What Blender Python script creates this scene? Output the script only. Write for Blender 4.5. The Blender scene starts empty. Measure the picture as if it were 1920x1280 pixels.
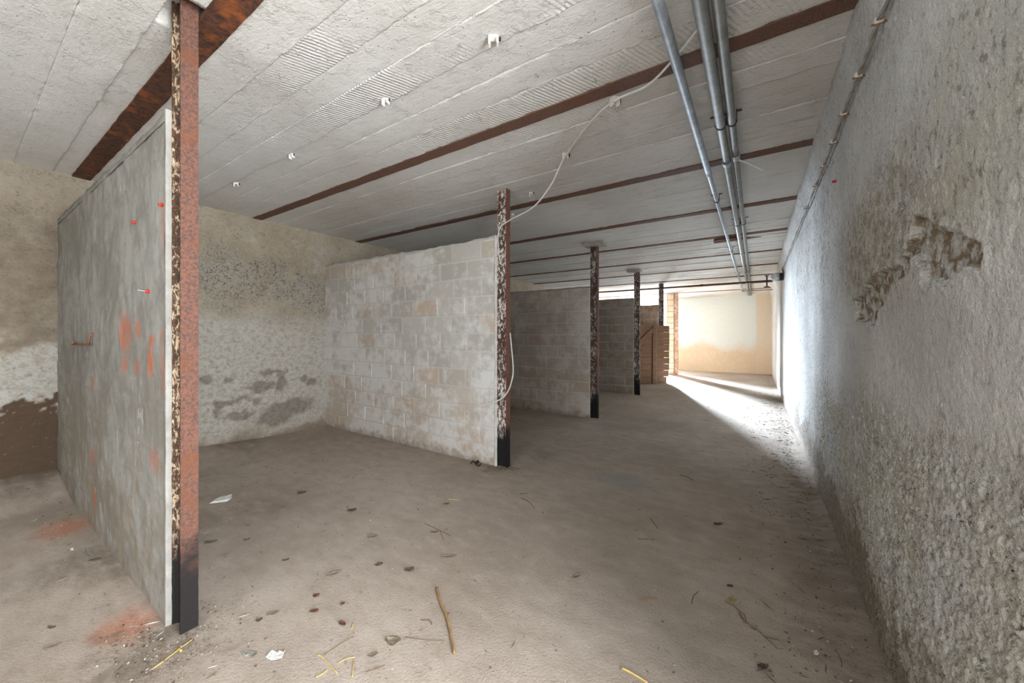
import bpy, math, random
import numpy as np
from mathutils import Vector, Matrix

scene = bpy.context.scene
COL = scene.collection
R = math.radians

# ------------------------------------------------------------------ camera
CAM_H = 1.15
YAW = 33.214
cam_d = bpy.data.cameras.new('camera')
cam_d.sensor_width = 36.0
cam_d.lens = 698.0 / 1920.0 * 36.0
cam_d.shift_y = -14.0 / 1920.0
cam_d.clip_start = 0.02
cam = bpy.data.objects.new('camera', cam_d)
COL.objects.link(cam)
cam.location = (0, 0, CAM_H)
cam.rotation_euler = (R(90), 0, R(YAW))
scene.camera = cam

# ------------------------------------------------------------------ world, daylight, exposure
world = bpy.data.worlds.new('world')
scene.world = world
world.use_nodes = True
bg = world.node_tree.nodes['Background']
bg.inputs['Color'].default_value = (0.80, 0.89, 1.0, 1)
bg.inputs['Strength'].default_value = 2.2


def area_light(name, loc, rot, sx, sy, energy, color):
    d = bpy.data.lights.new(name, 'AREA')
    d.shape = 'RECTANGLE'
    d.size, d.size_y = sx, sy
    d.energy = energy
    d.color = color
    o = bpy.data.objects.new(name, d)
    o.location = loc
    o.rotation_euler = rot
    COL.objects.link(o)
    return o


# daylight at the three doorways the store room has: beside the camera, behind it and at the far end, plus an added fill
area_light('daylight_side_doorway', (1.75, 0.20, 1.25), (0, R(90), 0), 2.3, 1.6, 225, (0.95, 0.975, 1.0))
area_light('daylight_back_doorway', (-0.75, -2.72, 1.12), (R(90), 0, 0), 1.7, 2.1, 32, (0.94, 0.97, 1.0))
far = area_light('daylight_far_doorway', (-3.06, 12.98, 1.68), (0, 0, 0), 0.26, 0.9, 270, (0.74, 0.86, 1.0))
far.rotation_euler = Vector((3.0, -7.0, -2.3)).to_track_quat('-Z', 'Y').to_euler()
far.data.spread = R(46)
area_light('far_doorway_fill', (-3.05, 13.02, 1.1), (R(-90), 0, 0), 0.45, 1.9, 150, (0.84, 0.92, 1.0))  # second, wide lamp added here to brighten the far ceiling and wall

scene.view_settings.view_transform = 'Standard'
scene.view_settings.look = 'None'
scene.view_settings.gamma = 1.0
scene.view_settings.exposure = 0.6
scene.view_settings.use_curve_mapping = False
try:
    scene.cycles.max_bounces = 10
    scene.cycles.diffuse_bounces = 7
    scene.cycles.caustics_reflective = False
    scene.cycles.caustics_refractive = False
except Exception:
    pass

# ------------------------------------------------------------------ pixel -> room helpers (points on real planes)
_s, _c = math.sin(R(YAW)), math.cos(R(YAW))


def ray(u, v):
    t = (u - 960) / 698.0
    return Vector((_c * t - _s, _s * t + _c, -(v - 626) / 698.0))


def on_z(u, v, z):
    r = ray(u, v)
    k = (z - CAM_H) / r.z
    return Vector((0, 0, CAM_H)) + r * k


def on_x(u, v, x):
    r = ray(u, v)
    return Vector((0, 0, CAM_H)) + r * (x / r.x)


def on_y(u, v, y):
    r = ray(u, v)
    return Vector((0, 0, CAM_H)) + r * (y / r.y)


# ------------------------------------------------------------------ noise (numpy)
_tabs = {}


def gnoise(x, y, seed=0):
    if seed not in _tabs:
        a = np.random.RandomState(seed + 11).rand(256, 256) * 2 * np.pi
        _tabs[seed] = (np.cos(a), np.sin(a))
    gx, gy = _tabs[seed]
    x = np.asarray(x, float)
    y = np.asarray(y, float)
    xi = np.floor(x).astype(int)
    yi = np.floor(y).astype(int)
    fx, fy = x - xi, y - yi
    ux = fx * fx * fx * (fx * (fx * 6 - 15) + 10)
    uy = fy * fy * fy * (fy * (fy * 6 - 15) + 10)

    def d(ix, iy):
        i, j = (xi + ix) & 255, (yi + iy) & 255
        return gx[i, j] * (fx - ix) + gy[i, j] * (fy - iy)
    a = d(0, 0) * (1 - ux) + d(1, 0) * ux
    b = d(0, 1) * (1 - ux) + d(1, 1) * ux
    return 1.4 * (a * (1 - uy) + b * uy)


def fbm(x, y, octv=4, seed=0, gain=0.5):
    s, amp, tot = 0, 1.0, 0.0
    for k in range(octv):
        s = s + amp * gnoise(x * 2 ** k + 17.3 * k, y * 2 ** k - 9.1 * k, seed + k)
        tot += amp
        amp *= gain
    return s / tot


def sstep(a, b, x):
    t = np.clip((np.asarray(x, float) - a) / (b - a), 0, 1)
    return t * t * (3 - 2 * t)


def blob(x, y, cx, cy, rx, ry, soft=0.35):
    d = np.sqrt(((x - cx) / rx) ** 2 + ((y - cy) / ry) ** 2)
    return 1 - sstep(1 - soft, 1 + soft, d)


def poly_sd(px, py, poly):
    """signed distance to a polygon, negative inside"""
    P = np.array(poly, float)
    d = np.full(px.shape, 1e9)
    ins = np.zeros(px.shape, bool)
    n = len(P)
    for i in range(n):
        a, b = P[i], P[(i + 1) % n]
        e = b - a
        wx, wy = px - a[0], py - a[1]
        t = np.clip((wx * e[0] + wy * e[1]) / (e @ e + 1e-12), 0, 1)
        d = np.minimum(d, (wx - e[0] * t) ** 2 + (wy - e[1] * t) ** 2)
        c1 = (a[1] > py) != (b[1] > py)
        with np.errstate(divide='ignore', invalid='ignore'):
            xx = a[0] + (py - a[1]) / (b[1] - a[1] + 1e-15) * e[0]
        ins ^= c1 & (px < xx)
    d = np.sqrt(d)
    return np.where(ins, -d, d)


# ------------------------------------------------------------------ material builder
def C(r, g, b):
    def f(c):
        c /= 255.0
        return c / 12.92 if c <= 0.04045 else ((c + 0.055) / 1.055) ** 2.4
    return (f(r), f(g), f(b), 1.0)


class Mat:
    def __init__(self, name):
        self.m = bpy.data.materials.new(name)
        self.m.use_nodes = True
        self.t = self.m.node_tree
        self.p = self.t.nodes['Principled BSDF']

    def n(self, kind, **kw):
        nd = self.t.nodes.new(kind)
        for k, v in kw.items():
            setattr(nd, k, v)
        return nd

    def put(self, sock, v):
        if v is None:
            return
        if hasattr(v, 'links') or isinstance(v, bpy.types.NodeSocket):
            self.t.links.new(v, sock)
        else:
            sock.default_value = v

    def pos(self):
        return self.n('ShaderNodeNewGeometry').outputs['Position']

    def objrand(self):
        return self.n('ShaderNodeObjectInfo').outputs['Random']

    def objco(self):
        return self.n('ShaderNodeTexCoord').outputs['Object']

    def map(self, vec, scale=(1, 1, 1), rot=(0, 0, 0), loc=(0, 0, 0)):
        nd = self.n('ShaderNodeMapping')
        self.put(nd.inputs['Vector'], vec)
        nd.inputs['Scale'].default_value = scale
        nd.inputs['Rotation'].default_value = rot
        nd.inputs['Location'].default_value = loc
        return nd.outputs['Vector']

    def noise(self, vec, scale, detail=4, rough=0.55, dist=0.0):
        nd = self.n('ShaderNodeTexNoise')
        self.put(nd.inputs['Vector'], vec)
        nd.inputs['Scale'].default_value = scale
        nd.inputs['Detail'].default_value = detail
        nd.inputs['Roughness'].default_value = rough
        nd.inputs['Distortion'].default_value = dist
        return nd.outputs['Fac']

    def voro(self, vec, scale, feature='F1', rand=1.0):
        nd = self.n('ShaderNodeTexVoronoi', feature=feature)
        self.put(nd.inputs['Vector'], vec)
        nd.inputs['Scale'].default_value = scale
        nd.inputs['Randomness'].default_value = rand
        return nd.outputs['Distance']

    def wave(self, vec, scale, dist=2.0, detail=2.0):
        nd = self.n('ShaderNodeTexWave')
        self.put(nd.inputs['Vector'], vec)
        nd.inputs['Scale'].default_value = scale
        nd.inputs['Distortion'].default_value = dist
        nd.inputs['Detail'].default_value = detail
        return nd.outputs['Fac']

    def math(self, op, a, b=0.0):
        nd = self.n('ShaderNodeMath', operation=op)
        self.put(nd.inputs[0], a)
        self.put(nd.inputs[1], b)
        return nd.outputs[0]

    def rng(self, v, a, b, lo=0.0, hi=1.0):
        nd = self.n('ShaderNodeMapRange')
        nd.interpolation_type = 'SMOOTHSTEP'
        self.put(nd.inputs['Value'], v)
        nd.inputs['From Min'].default_value = a
        nd.inputs['From Max'].default_value = b
        nd.inputs['To Min'].default_value = lo
        nd.inputs['To Max'].default_value = hi
        return nd.outputs['Result']

    def mix(self, fac, a, b, blend='MIX'):
        nd = self.n('ShaderNodeMix', data_type='RGBA', blend_type=blend)
        self.put(nd.inputs[0], fac)
        self.put(nd.inputs[6], a)
        self.put(nd.inputs[7], b)
        return nd.outputs[2]

    def ramp(self, fac, stops):
        nd = self.n('ShaderNodeValToRGB')
        self.put(nd.inputs['Fac'], fac)
        el = nd.color_ramp.elements
        while len(el) < len(stops):
            el.new(0.5)
        for e, (p, c) in zip(el, stops):
            e.position = p
            e.color = c
        return nd.outputs['Color']

    def sep(self, vec):
        nd = self.n('ShaderNodeSeparateXYZ')
        self.put(nd.inputs[0], vec)
        return nd.outputs

    def attr(self, name):
        nd = self.n('ShaderNodeAttribute', attribute_name=name)
        s = self.n('ShaderNodeSeparateColor')
        self.t.links.new(nd.outputs['Color'], s.inputs[0])
        return s.outputs[0], s.outputs[1], s.outputs[2]

    def bump(self, h, dist=0.01, strength=1.0, normal=None):
        nd = self.n('ShaderNodeBump')
        self.put(nd.inputs['Height'], h)
        nd.inputs['Distance'].default_value = dist
        nd.inputs['Strength'].default_value = strength
        if normal is not None:
            self.put(nd.inputs['Normal'], normal)
        return nd.outputs['Normal']

    def blob(self, vec, center, radii, soft=0.5):
        """1 inside an ellipsoid at a world position, 0 outside (paint marks, stains)"""
        r = tuple(1.0 / q for q in radii)
        v = self.map(vec, r, (0, 0, 0), tuple(-c * q for c, q in zip(center, r)))
        nd = self.n('ShaderNodeVectorMath', operation='LENGTH')
        self.put(nd.inputs[0], v)
        return self.rng(nd.outputs['Value'], 1 + soft, 1 - soft)

    def done(self, color, rough=0.9, metal=0.0, normal=None, spec=0.3):
        self.put(self.p.inputs['Base Color'], color)
        self.put(self.p.inputs['Roughness'], rough)
        self.put(self.p.inputs['Metallic'], metal)
        self.p.inputs['Specular IOR Level'].default_value = spec
        if normal is not None:
            self.put(self.p.inputs['Normal'], normal)
        return self.m


def mat_right_wall():
    m = Mat('rough_plaster')
    p = m.pos()
    r, g, b = m.attr('mask')          # r: bare rough render, g: yellow green cast, b: earth at the base
    n1 = m.noise(p, 2.3, 6, 0.6)
    n2 = m.noise(p, 26, 5, 0.65)
    n3 = m.noise(p, 120, 4, 0.7)
    col = m.mix(m.rng(n1, 0.35, 0.7), C(208, 207, 204), C(234, 233, 230))
    col = m.mix(m.math('MULTIPLY', g, m.rng(n1, 0.35, 0.6, 0.1, 0.7)), col, C(188, 184, 164))
    pit = m.math('MULTIPLY', r, m.rng(n2, 0.42, 0.6))
    col = m.mix(pit, col, C(140, 119, 92))
    col = m.mix(m.math('MULTIPLY', m.rng(n3, 0.56, 0.72), 0.45), col, C(128, 121, 110))
    n5 = m.noise(m.map(p, (1, 1, 0.6)), 48, 6, 0.75)
    col = m.mix(m.math('MULTIPLY', m.rng(n5, 0.53, 0.64), m.rng(g, 0.0, 1.0, 0.3, 0.75)), col, C(124, 116, 102))
    col = m.mix(m.math('MULTIPLY', b, 0.9), col, m.mix(n2, C(112, 98, 82), C(160, 146, 126)))
    h = m.math('ADD', m.math('MULTIPLY', n3, 0.35), m.math('MULTIPLY', n2, 0.65))
    st = m.wave(m.map(p, (1, 1, 1), (R(38), 0, 0)), 22, 6, 3)
    h = m.math('ADD', h, m.math('MULTIPLY', st, 0.09))
    return m.done(col, 0.95, normal=m.bump(h, 0.03, 1.0))


def mat_left_wall():
    m = Mat('stained_old_plaster')
    p = m.pos()
    r, g, b = m.attr('mask')          # r: grey mould, g: white salts, b: brown damp
    n1 = m.noise(p, 3.0, 6, 0.62)
    n2 = m.noise(m.map(p, (1, 1, 1.3)), 19, 9, 0.78)
    n3 = m.noise(p, 60, 5, 0.75)
    col = m.mix(m.rng(n1, 0.3, 0.7), C(178, 164, 142), C(198, 188, 170))
    col = m.mix(m.math('MULTIPLY', m.rng(n2, 0.5, 0.75), 0.5), col, C(196, 188, 172))
    col = m.mix(m.math('MULTIPLY', g, m.rng(n2, 0.28, 0.58)), col, m.mix(n2, C(196, 192, 182), C(214, 212, 206)))
    gm = m.math('MULTIPLY', r, m.rng(n2, 0.36, 0.60))
    col = m.mix(gm, col, m.mix(m.rng(n3, 0.38, 0.62), C(92, 86, 77), C(196, 191, 181)))
    col = m.mix(m.math('MULTIPLY', m.rng(m.noise(p, 36, 7, 0.8), 0.53, 0.66), 0.6), col, C(104, 96, 85))
    col = m.mix(m.math('MULTIPLY', m.rng(n2, 0.52, 0.40), 0.4), col, C(168, 152, 132))
    col = m.mix(m.math('MULTIPLY', b, m.rng(m.noise(p, 34, 5, 0.7), 0.24, 0.38)), col, m.mix(n2, C(78, 62, 48), C(116, 96, 78)))
    h = m.math('ADD', m.math('MULTIPLY', n3, 0.4), m.math('MULTIPLY', n2, 0.6))
    return m.done(col, 0.95, normal=m.bump(h, 0.03, 1.0))


def mat_far_wall():
    m = Mat('limewashed_plaster')
    p = m.pos()
    z = m.sep(p)[2]
    n1 = m.noise(p, 1.6, 5, 0.6)
    n2 = m.noise(p, 12, 5, 0.6)
    zz = m.math('ADD', z, m.math('MULTIPLY', m.math('SUBTRACT', n1, 0.5), 0.9))
    col = m.mix(m.rng(zz, 0.55, 1.0), C(212, 194, 170), C(216, 226, 226))
    x = m.math('ADD', m.sep(p)[0], m.math('MULTIPLY', m.math('SUBTRACT', n2, 0.5), 0.1))
    col = m.mix(m.math('MULTIPLY', m.rng(x, -0.02, 0.04), 0.8), col, C(216, 200, 178))
    col = m.mix(m.math('MULTIPLY', m.rng(n2, 0.45, 0.7), 0.4), col, C(226, 214, 192))
    return m.done(col, 0.92, normal=m.bump(n2, 0.012, 0.6))


def mat_floor():
    m = Mat('dusty_concrete')
    p = m.pos()
    r, g, b = m.attr('mask')          # r: orange spray paint, g: dark earth, b: blue grey stain
    n1 = m.noise(p, 0.9, 6, 0.6)
    n2 = m.noise(m.map(p, (1.0, 1.8, 1)), 7, 6, 0.65)
    n3 = m.noise(p, 90, 4, 0.7)
    n4 = m.noise(p, 380, 2, 0.6)
    col = m.mix(m.rng(n1, 0.3, 0.7), C(160, 146, 132), C(184, 171, 158))
    col = m.mix(m.math('MULTIPLY', m.rng(n2, 0.45, 0.75), 0.5), col, C(148, 134, 118))
    col = m.mix(m.math('MULTIPLY', m.rng(n2, 0.5, 0.25), 0.35), col, C(200, 189, 175))
    col = m.mix(m.math('MULTIPLY', m.rng(n3, 0.58, 0.72), 0.5), col, C(112, 98, 84))
    col = m.mix(m.math('MULTIPLY', m.rng(n4, 0.66, 0.74), 0.4), col, C(196, 186, 172))
    col = m.mix(m.math('MULTIPLY', g, m.rng(n2, 0.2, 0.7)), col, C(116, 103, 88))
    col = m.mix(b, col, C(150, 150, 145))
    col = m.mix(m.math('MULTIPLY', r, m.rng(n3, 0.1, 0.9)), col, C(188, 106, 66))
    h = m.math('ADD', m.math('MULTIPLY', n3, 0.6), m.math('MULTIPLY', n2, 0.12))
    h = m.math('ADD', h, m.math('MULTIPLY', n4, 0.3))
    return m.done(col, 0.93, normal=m.bump(h, 0.012, 0.9))


def mat_ceiling():
    m = Mat('whitewashed_board_concrete')
    p = m.pos()
    rnd = m.objrand()
    n1 = m.noise(p, 1.1, 5, 0.6)
    grain = m.noise(m.map(p, (1.2, 16, 4)), 3.0, 6, 0.7)
    n3 = m.noise(m.map(p, (1, 1.7, 1)), 46, 5, 0.72)
    pits = m.voro(m.map(p, (0.7, 1, 1)), 34)
    col = m.mix(m.rng(n1, 0.3, 0.7), C(214, 211, 205), C(230, 229, 226))
    col = m.mix(m.math('MULTIPLY', m.rng(grain, 0.5, 0.8), 0.22), col, C(186, 177, 163))
    col = m.mix(m.math('MULTIPLY', rnd, 0.14), col, C(196, 194, 190))
    col = m.mix(m.math('MULTIPLY', m.math('MULTIPLY', m.rng(pits, 0.10, 0.03), m.rng(n1, 0.4, 0.6)), 0.7), col, C(96, 88, 78))
    st = m.blob(p, (-3.3, 2.3, 2.4), (0.8, 0.35, 0.5), 0.8)
    col = m.mix(m.math('MULTIPLY', st, m.rng(n3, 0.2, 0.6, 0.0, 0.3)), col, C(150, 128, 104))
    saw = m.wave(m.map(p, (1, 1, 1), (0, 0, R(24))), 15, 1.5, 2)
    sawm = m.math('MULTIPLY', m.rng(rnd, 0.80, 0.84), m.rng(n1, 0.45, 0.58))
    cr = m.noise(m.map(p, (1, 1.5, 1)), 13, 6, 0.72)
    h = m.math('ADD', m.math('MULTIPLY', grain, 0.18), m.math('MULTIPLY', n3, 0.40))
    h = m.math('ADD', h, m.math('MULTIPLY', m.rng(cr, 0.52, 0.66), 0.18))
    h = m.math('ADD', h, m.math('MULTIPLY', m.math('MULTIPLY', saw, sawm), 0.22))
    h = m.math('SUBTRACT', h, m.math('MULTIPLY', m.rng(pits, 0.12, 0.02), 0.35))
    return m.done(col, 0.93, normal=m.bump(h, 0.018, 0.9))


def mat_block(name, ca, cb, cc, wash, streak=False, paint=()):
    """cement blocks under a thin lime wash; ca / cb / cc the block tones"""
    m = Mat(name)
    p = m.pos()
    rnd = m.objrand()
    n1 = m.noise(p, 1.7, 5, 0.6)
    n2 = m.noise(p, 11, 6, 0.66)
    n3 = m.noise(p, 70, 4, 0.7)
    z = m.sep(p)[2]
    col = m.ramp(rnd, [(0.0, ca), (0.45, cb), (0.8, ca), (1.0, cc)])
    warm = m.math('MULTIPLY', m.rng(m.math('ADD', z, m.math('MULTIPLY', n1, 0.8)), 1.5, 0.5), 0.75)
    col = m.mix(warm, col, cc)
    w = m.math('ADD', m.math('MULTIPLY', n1, 0.7), m.math('MULTIPLY', n2, 0.5))
    col = m.mix(m.math('MULTIPLY', m.rng(w, 0.52, 0.70), 0.85), col, wash)
    if streak:
        s = m.noise(m.map(p, (3, 3, 0.9)), 2.2, 6, 0.7)
        col = m.mix(m.math('MULTIPLY', m.rng(s, 0.45, 0.7), 0.5), col, C(122, 120, 114))
    col = m.mix(m.math('MULTIPLY', m.rng(n3, 0.64, 0.74), 0.45), col, C(112, 106, 98))
    base = m.rng(m.math('ADD', z, m.math('MULTIPLY', n2, 0.2)), 0.20, 0.08)
    col = m.mix(m.math('MULTIPLY', base, 0.6), col, C(132, 116, 100))
    for (cx, cy, cz, rx, rz, k) in paint:
        f = m.math('MULTIPLY', m.blob(p, (cx, cy, cz), (rx * 1.1, 0.12, rz * 0.75), 0.7), m.rng(n2, 0.3, 0.62, 0.15, k))
        col = m.mix(f, col, C(196, 104, 66))
    h = m.math('ADD', m.math('MULTIPLY', n3, 0.4), m.math('MULTIPLY', n2, 0.6))
    return m.done(col, 0.94, normal=m.bump(h, 0.009, 0.8))


def mat_mortar(name, c1, c2):
    m = Mat(name)
    p = m.pos()
    n1 = m.noise(p, 9, 5, 0.6)
    n2 = m.noise(p, 80, 4, 0.7)
    col = m.mix(m.rng(n1, 0.3, 0.7), c1, c2)
    return m.done(col, 0.95, normal=m.bump(m.math('ADD', n1, m.math('MULTIPLY', n2, 0.5)), 0.008, 0.8))


def mat_rust(name, ca, cb, cc, tar=True, scale=60, fleck=None, fl=(0.5, 0.62)):
    """rusted steel: brown / red / orange mottling, tarred black at the foot"""
    m = Mat(name)
    p = m.pos()
    z = m.sep(p)[2]
    n1 = m.noise(p, scale, 5, 0.7)
    n2 = m.noise(p, 7, 5, 0.6)
    n3 = m.noise(m.map(p, (1, 1, 0.45)), scale * 0.9, 5, 0.75, 0.6)
    col = m.mix(m.rng(n1, 0.36, 0.62), ca, cb)
    col = m.mix(m.math('MULTIPLY', m.rng(n2, 0.5, 0.68), 0.8), col, cc)
    if fleck is not None:
        col = m.mix(m.rng(m.math('ADD', m.math('MULTIPLY', n3, 0.75), m.math('MULTIPLY', n2, 0.25)), fl[0], fl[1]), col, fleck)
    if tar:
        tz = m.rng(m.math('ADD', z, m.math('MULTIPLY', m.math('SUBTRACT', n2, 0.5), 0.5)), 0.42, 0.24)
        col = m.mix(m.math('MULTIPLY', tz, m.rng(n1, 0.85, 0.6, 0.55, 1.0)), col, C(30, 26, 25))
    return m.done(col, 0.85, 0.0, m.bump(n1, 0.004, 0.9), 0.35)


def mat_plain(name, c1, c2, rough=0.7, metal=0.0, scale=40, bump=0.002, spec=0.4, stretch=(1, 1, 1)):
    m = Mat(name)
    p = m.map(m.objco(), stretch)
    n = m.noise(p, scale, 5, 0.65)
    col = m.mix(m.rng(n, 0.3, 0.7), c1, c2)
    return m.done(col, rough, metal, m.bump(n, bump, 0.6) if bump else None, spec)


def mat_wood():
    m = Mat('weathered_wood')
    o = m.objco()
    rnd = m.objrand()
    v = m.map(o, (1.2, 14, 14))
    n1 = m.noise(v, 5, 6, 0.65, 0.5)
    n2 = m.noise(o, 3, 3, 0.5)
    col = m.mix(m.rng(n1, 0.3, 0.72), C(92, 68, 50), C(138, 104, 78))
    col = m.mix(m.math('MULTIPLY', rnd, 0.45), col, C(112, 92, 76))
    kn = m.voro(m.map(o, (2.2, 6, 6)), 1.6)
    col = m.mix(m.rng(kn, 0.10, 0.05), col, C(66, 42, 28))
    col = m.mix(m.math('MULTIPLY', m.rng(n2, 0.5, 0.7), 0.35), col, C(96, 74, 58))
    return m.done(col, 0.8, normal=m.bump(n1, 0.004, 0.7))


def mat_random(name, cols, rough=0.9):
    """colour by the mesh's own tint attribute"""
    m = Mat(name)
    r, g, b = m.attr('mask')
    n = len(cols)
    col = m.ramp(r, [(i / (n - 1), c) for i, c in enumerate(cols)])
    return m.done(col, rough)


M_RIGHT = mat_right_wall()
M_LEFT = mat_left_wall()
M_FAR = mat_far_wall()
M_FLOOR = mat_floor()
M_CEIL = mat_ceiling()
PAINT = [(-2.56, .475, 1.15, .085, .11, .9), (-2.36, .475, 1.17, .03, .05, .8), (-1.99, .475, 1.14, .035, .035, 1.0),
         (-2.13, .475, 1.12, .03, .035, 1.0), (-2.15, .475, 1.035, .035, .075, 1.0), (-2.38, .475, 1.0, .04, .045, .8),
         (-2.58, .475, 1.0, .05, .05, .6), (-2.0, .475, 1.0, .03, .12, .45), (-3.28, .475, .85, .03, .05, .8),
         (-3.29, .475, .42, .035, .06, .9), (-2.11, .475, .62, .06, .06, .5), (-3.27, .475, .18, .03, .09, .6),
         (-2.0, .475, 1.6, .02, .12, .4)]
M_BLOCK_A = mat_block('rendered_block', C(128, 125, 117), C(142, 138, 129), C(142, 129, 112), C(162, 160, 154), True, PAINT)
M_BLOCK_B = mat_block('limewashed_block', C(184, 181, 174), C(202, 199, 192), C(202, 184, 166), C(228, 227, 224))
M_BLOCK_C = mat_block('bare_block', C(172, 166, 157), C(186, 180, 171), C(186, 168, 150), C(210, 204, 195))
M_BLOCK_D = mat_block('brown_block', C(134, 124, 112), C(146, 135, 122), C(146, 126, 106), C(160, 152, 142))
M_BLOCK_E = mat_block('red_block', C(172, 136, 110), C(184, 150, 124), C(190, 150, 120), C(206, 186, 166))
M_BLOCK_F = mat_block('peach_block', C(206, 184, 160), C(212, 192, 170), C(208, 182, 154), C(222, 208, 190))
M_MORT = mat_block('lime_mortar', C(200, 196, 188), C(206, 203, 196), C(204, 190, 174), C(216, 214, 209))
M_MORT_A = mat_block('grey_mortar', C(160, 158, 152), C(168, 165, 158), C(168, 156, 142), C(180, 179, 174), True, PAINT)
M_MORT_W = mat_mortar('white_mortar', C(134, 131, 124), C(158, 155, 149))
M_MORT_V = mat_mortar('bright_mortar', C(196, 193, 187), C(220, 218, 214))
M_MORT_D = mat_mortar('dull_mortar', C(158, 150, 140), C(184, 178, 168))
M_FLANGE1 = mat_rust('red_rust', C(74, 60, 55), C(116, 77, 62), C(106, 66, 46), True, 110)
M_WEB1 = mat_rust('flaking_primer', C(60, 48, 40), C(92, 66, 48), C(128, 84, 54), True, 75, C(196, 174, 146), (0.50, 0.56))
M_FLANGE2 = mat_rust('brown_rust', C(96, 66, 58), C(138, 94, 82), C(120, 76, 62), True, 70)
M_WEB2 = mat_rust('white_flakes_on_rust', C(70, 50, 42), C(96, 70, 60), C(112, 76, 58), True, 55, C(226, 222, 214), (0.49, 0.56))
M_WEB3 = mat_rust('dark_flaking_paint', C(70, 56, 50), C(98, 76, 66), C(84, 62, 52), True, 60, C(206, 198, 190), (0.50, 0.57))
M_WEB6 = mat_rust('pale_flaking_paint', C(142, 110, 92), C(176, 142, 122), C(150, 112, 90), False, 60, C(222, 210, 196), (0.5, 0.58))
M_BEAM = mat_rust('beam_rust', C(90, 66, 55), C(124, 92, 77), C(118, 80, 64), False, 130)
M_BEAM1 = mat_rust('orange_beam_rust', C(62, 42, 34), C(96, 62, 44), C(158, 88, 44), False, 60)
M_GALV = mat_plain('galvanised_steel', C(124, 125, 121), C(150, 151, 147), 0.62, 0.25, 22, 0.001, 0.35)
M_GALV_B = mat_plain('bluish_galvanised_steel', C(146, 154, 162), C(182, 190, 197), 0.6, 0.2, 18, 0.001, 0.35)
M_PVC = mat_plain('grey_conduit', C(118, 118, 112), C(144, 144, 138), 0.62, 0.1, 14, 0.001, 0.35)
M_DARK = mat_plain('dark_iron', C(46, 42, 40), C(74, 66, 60), 0.75, 0.2)
M_WHITE = mat_plain('white_plastic', C(222, 221, 216), C(236, 235, 230), 0.5, 0, 30, 0.0)
M_CORD = mat_plain('white_cable_sheath', C(214, 213, 206), C(230, 229, 223), 0.55, 0, 12, 0.0)
M_OLDCORD = mat_plain('grey_old_cable', C(132, 128, 118), C(162, 158, 148), 0.8, 0, 30, 0.001)
M_PORC = mat_plain('cream_plastic', C(206, 198, 180), C(226, 219, 204), 0.5, 0, 30, 0.0)
M_RED = mat_plain('red_plastic', C(168, 40, 32), C(190, 52, 40), 0.5, 0, 30, 0.0)
M_COPPER = mat_plain('rusty_rod', C(106, 70, 52), C(150, 104, 80), 0.7, 0.2)
M_WOOD = mat_wood()
M_GLASS = mat_plain('frosted_glass', C(196, 200, 202), C(214, 218, 220), 0.18, 0, 8, 0.0, 0.6)
M_PAPER = mat_plain('dirty_paper', C(196, 196, 188), C(222, 222, 216), 0.9, 0, 60, 0.0)
M_PAPERG = mat_plain('grey_paper', C(122, 120, 112), C(146, 143, 134), 0.9, 0, 40, 0.0)
M_LEAF_B = mat_plain('brown_leaf', C(84, 54, 40), C(118, 78, 58), 0.85, 0, 60, 0.001)
M_LEAF_G = mat_plain('grey_leaf', C(112, 100, 84), C(142, 128, 110), 0.9, 0, 60, 0.001)
M_LEAF_D = mat_plain('dark_leaf', C(76, 66, 57), C(108, 95, 82), 0.9, 0, 60, 0.001)
M_STICK = mat_plain('pale_wood_stick', C(134, 104, 70), C(168, 136, 94), 0.8, 0, 30, 0.001, 0.3, (1, 1, 6))
M_TWIG = mat_plain('brown_twig', C(98, 76, 56), C(126, 102, 78), 0.85, 0, 60, 0.001)
M_STRAW = mat_plain('yellow_straw', C(186, 154, 88), C(206, 178, 112), 0.7, 0, 60, 0.0)
M_MOSS = mat_plain('yellow_moss', C(136, 118, 60), C(166, 146, 84), 0.9, 0, 90, 0.001)
M_BLACK = mat_plain('black_rubber', C(28, 26, 26), C(44, 40, 38), 0.6, 0, 30, 0.0)
M_GROUND = mat_mortar('outside_gravel', C(150, 144, 134), C(186, 181, 172))
M_CRUMB = mat_random('crumb_tones', [C(70, 58, 48), C(116, 100, 84), C(150, 138, 122), C(198, 192, 182)])


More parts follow.
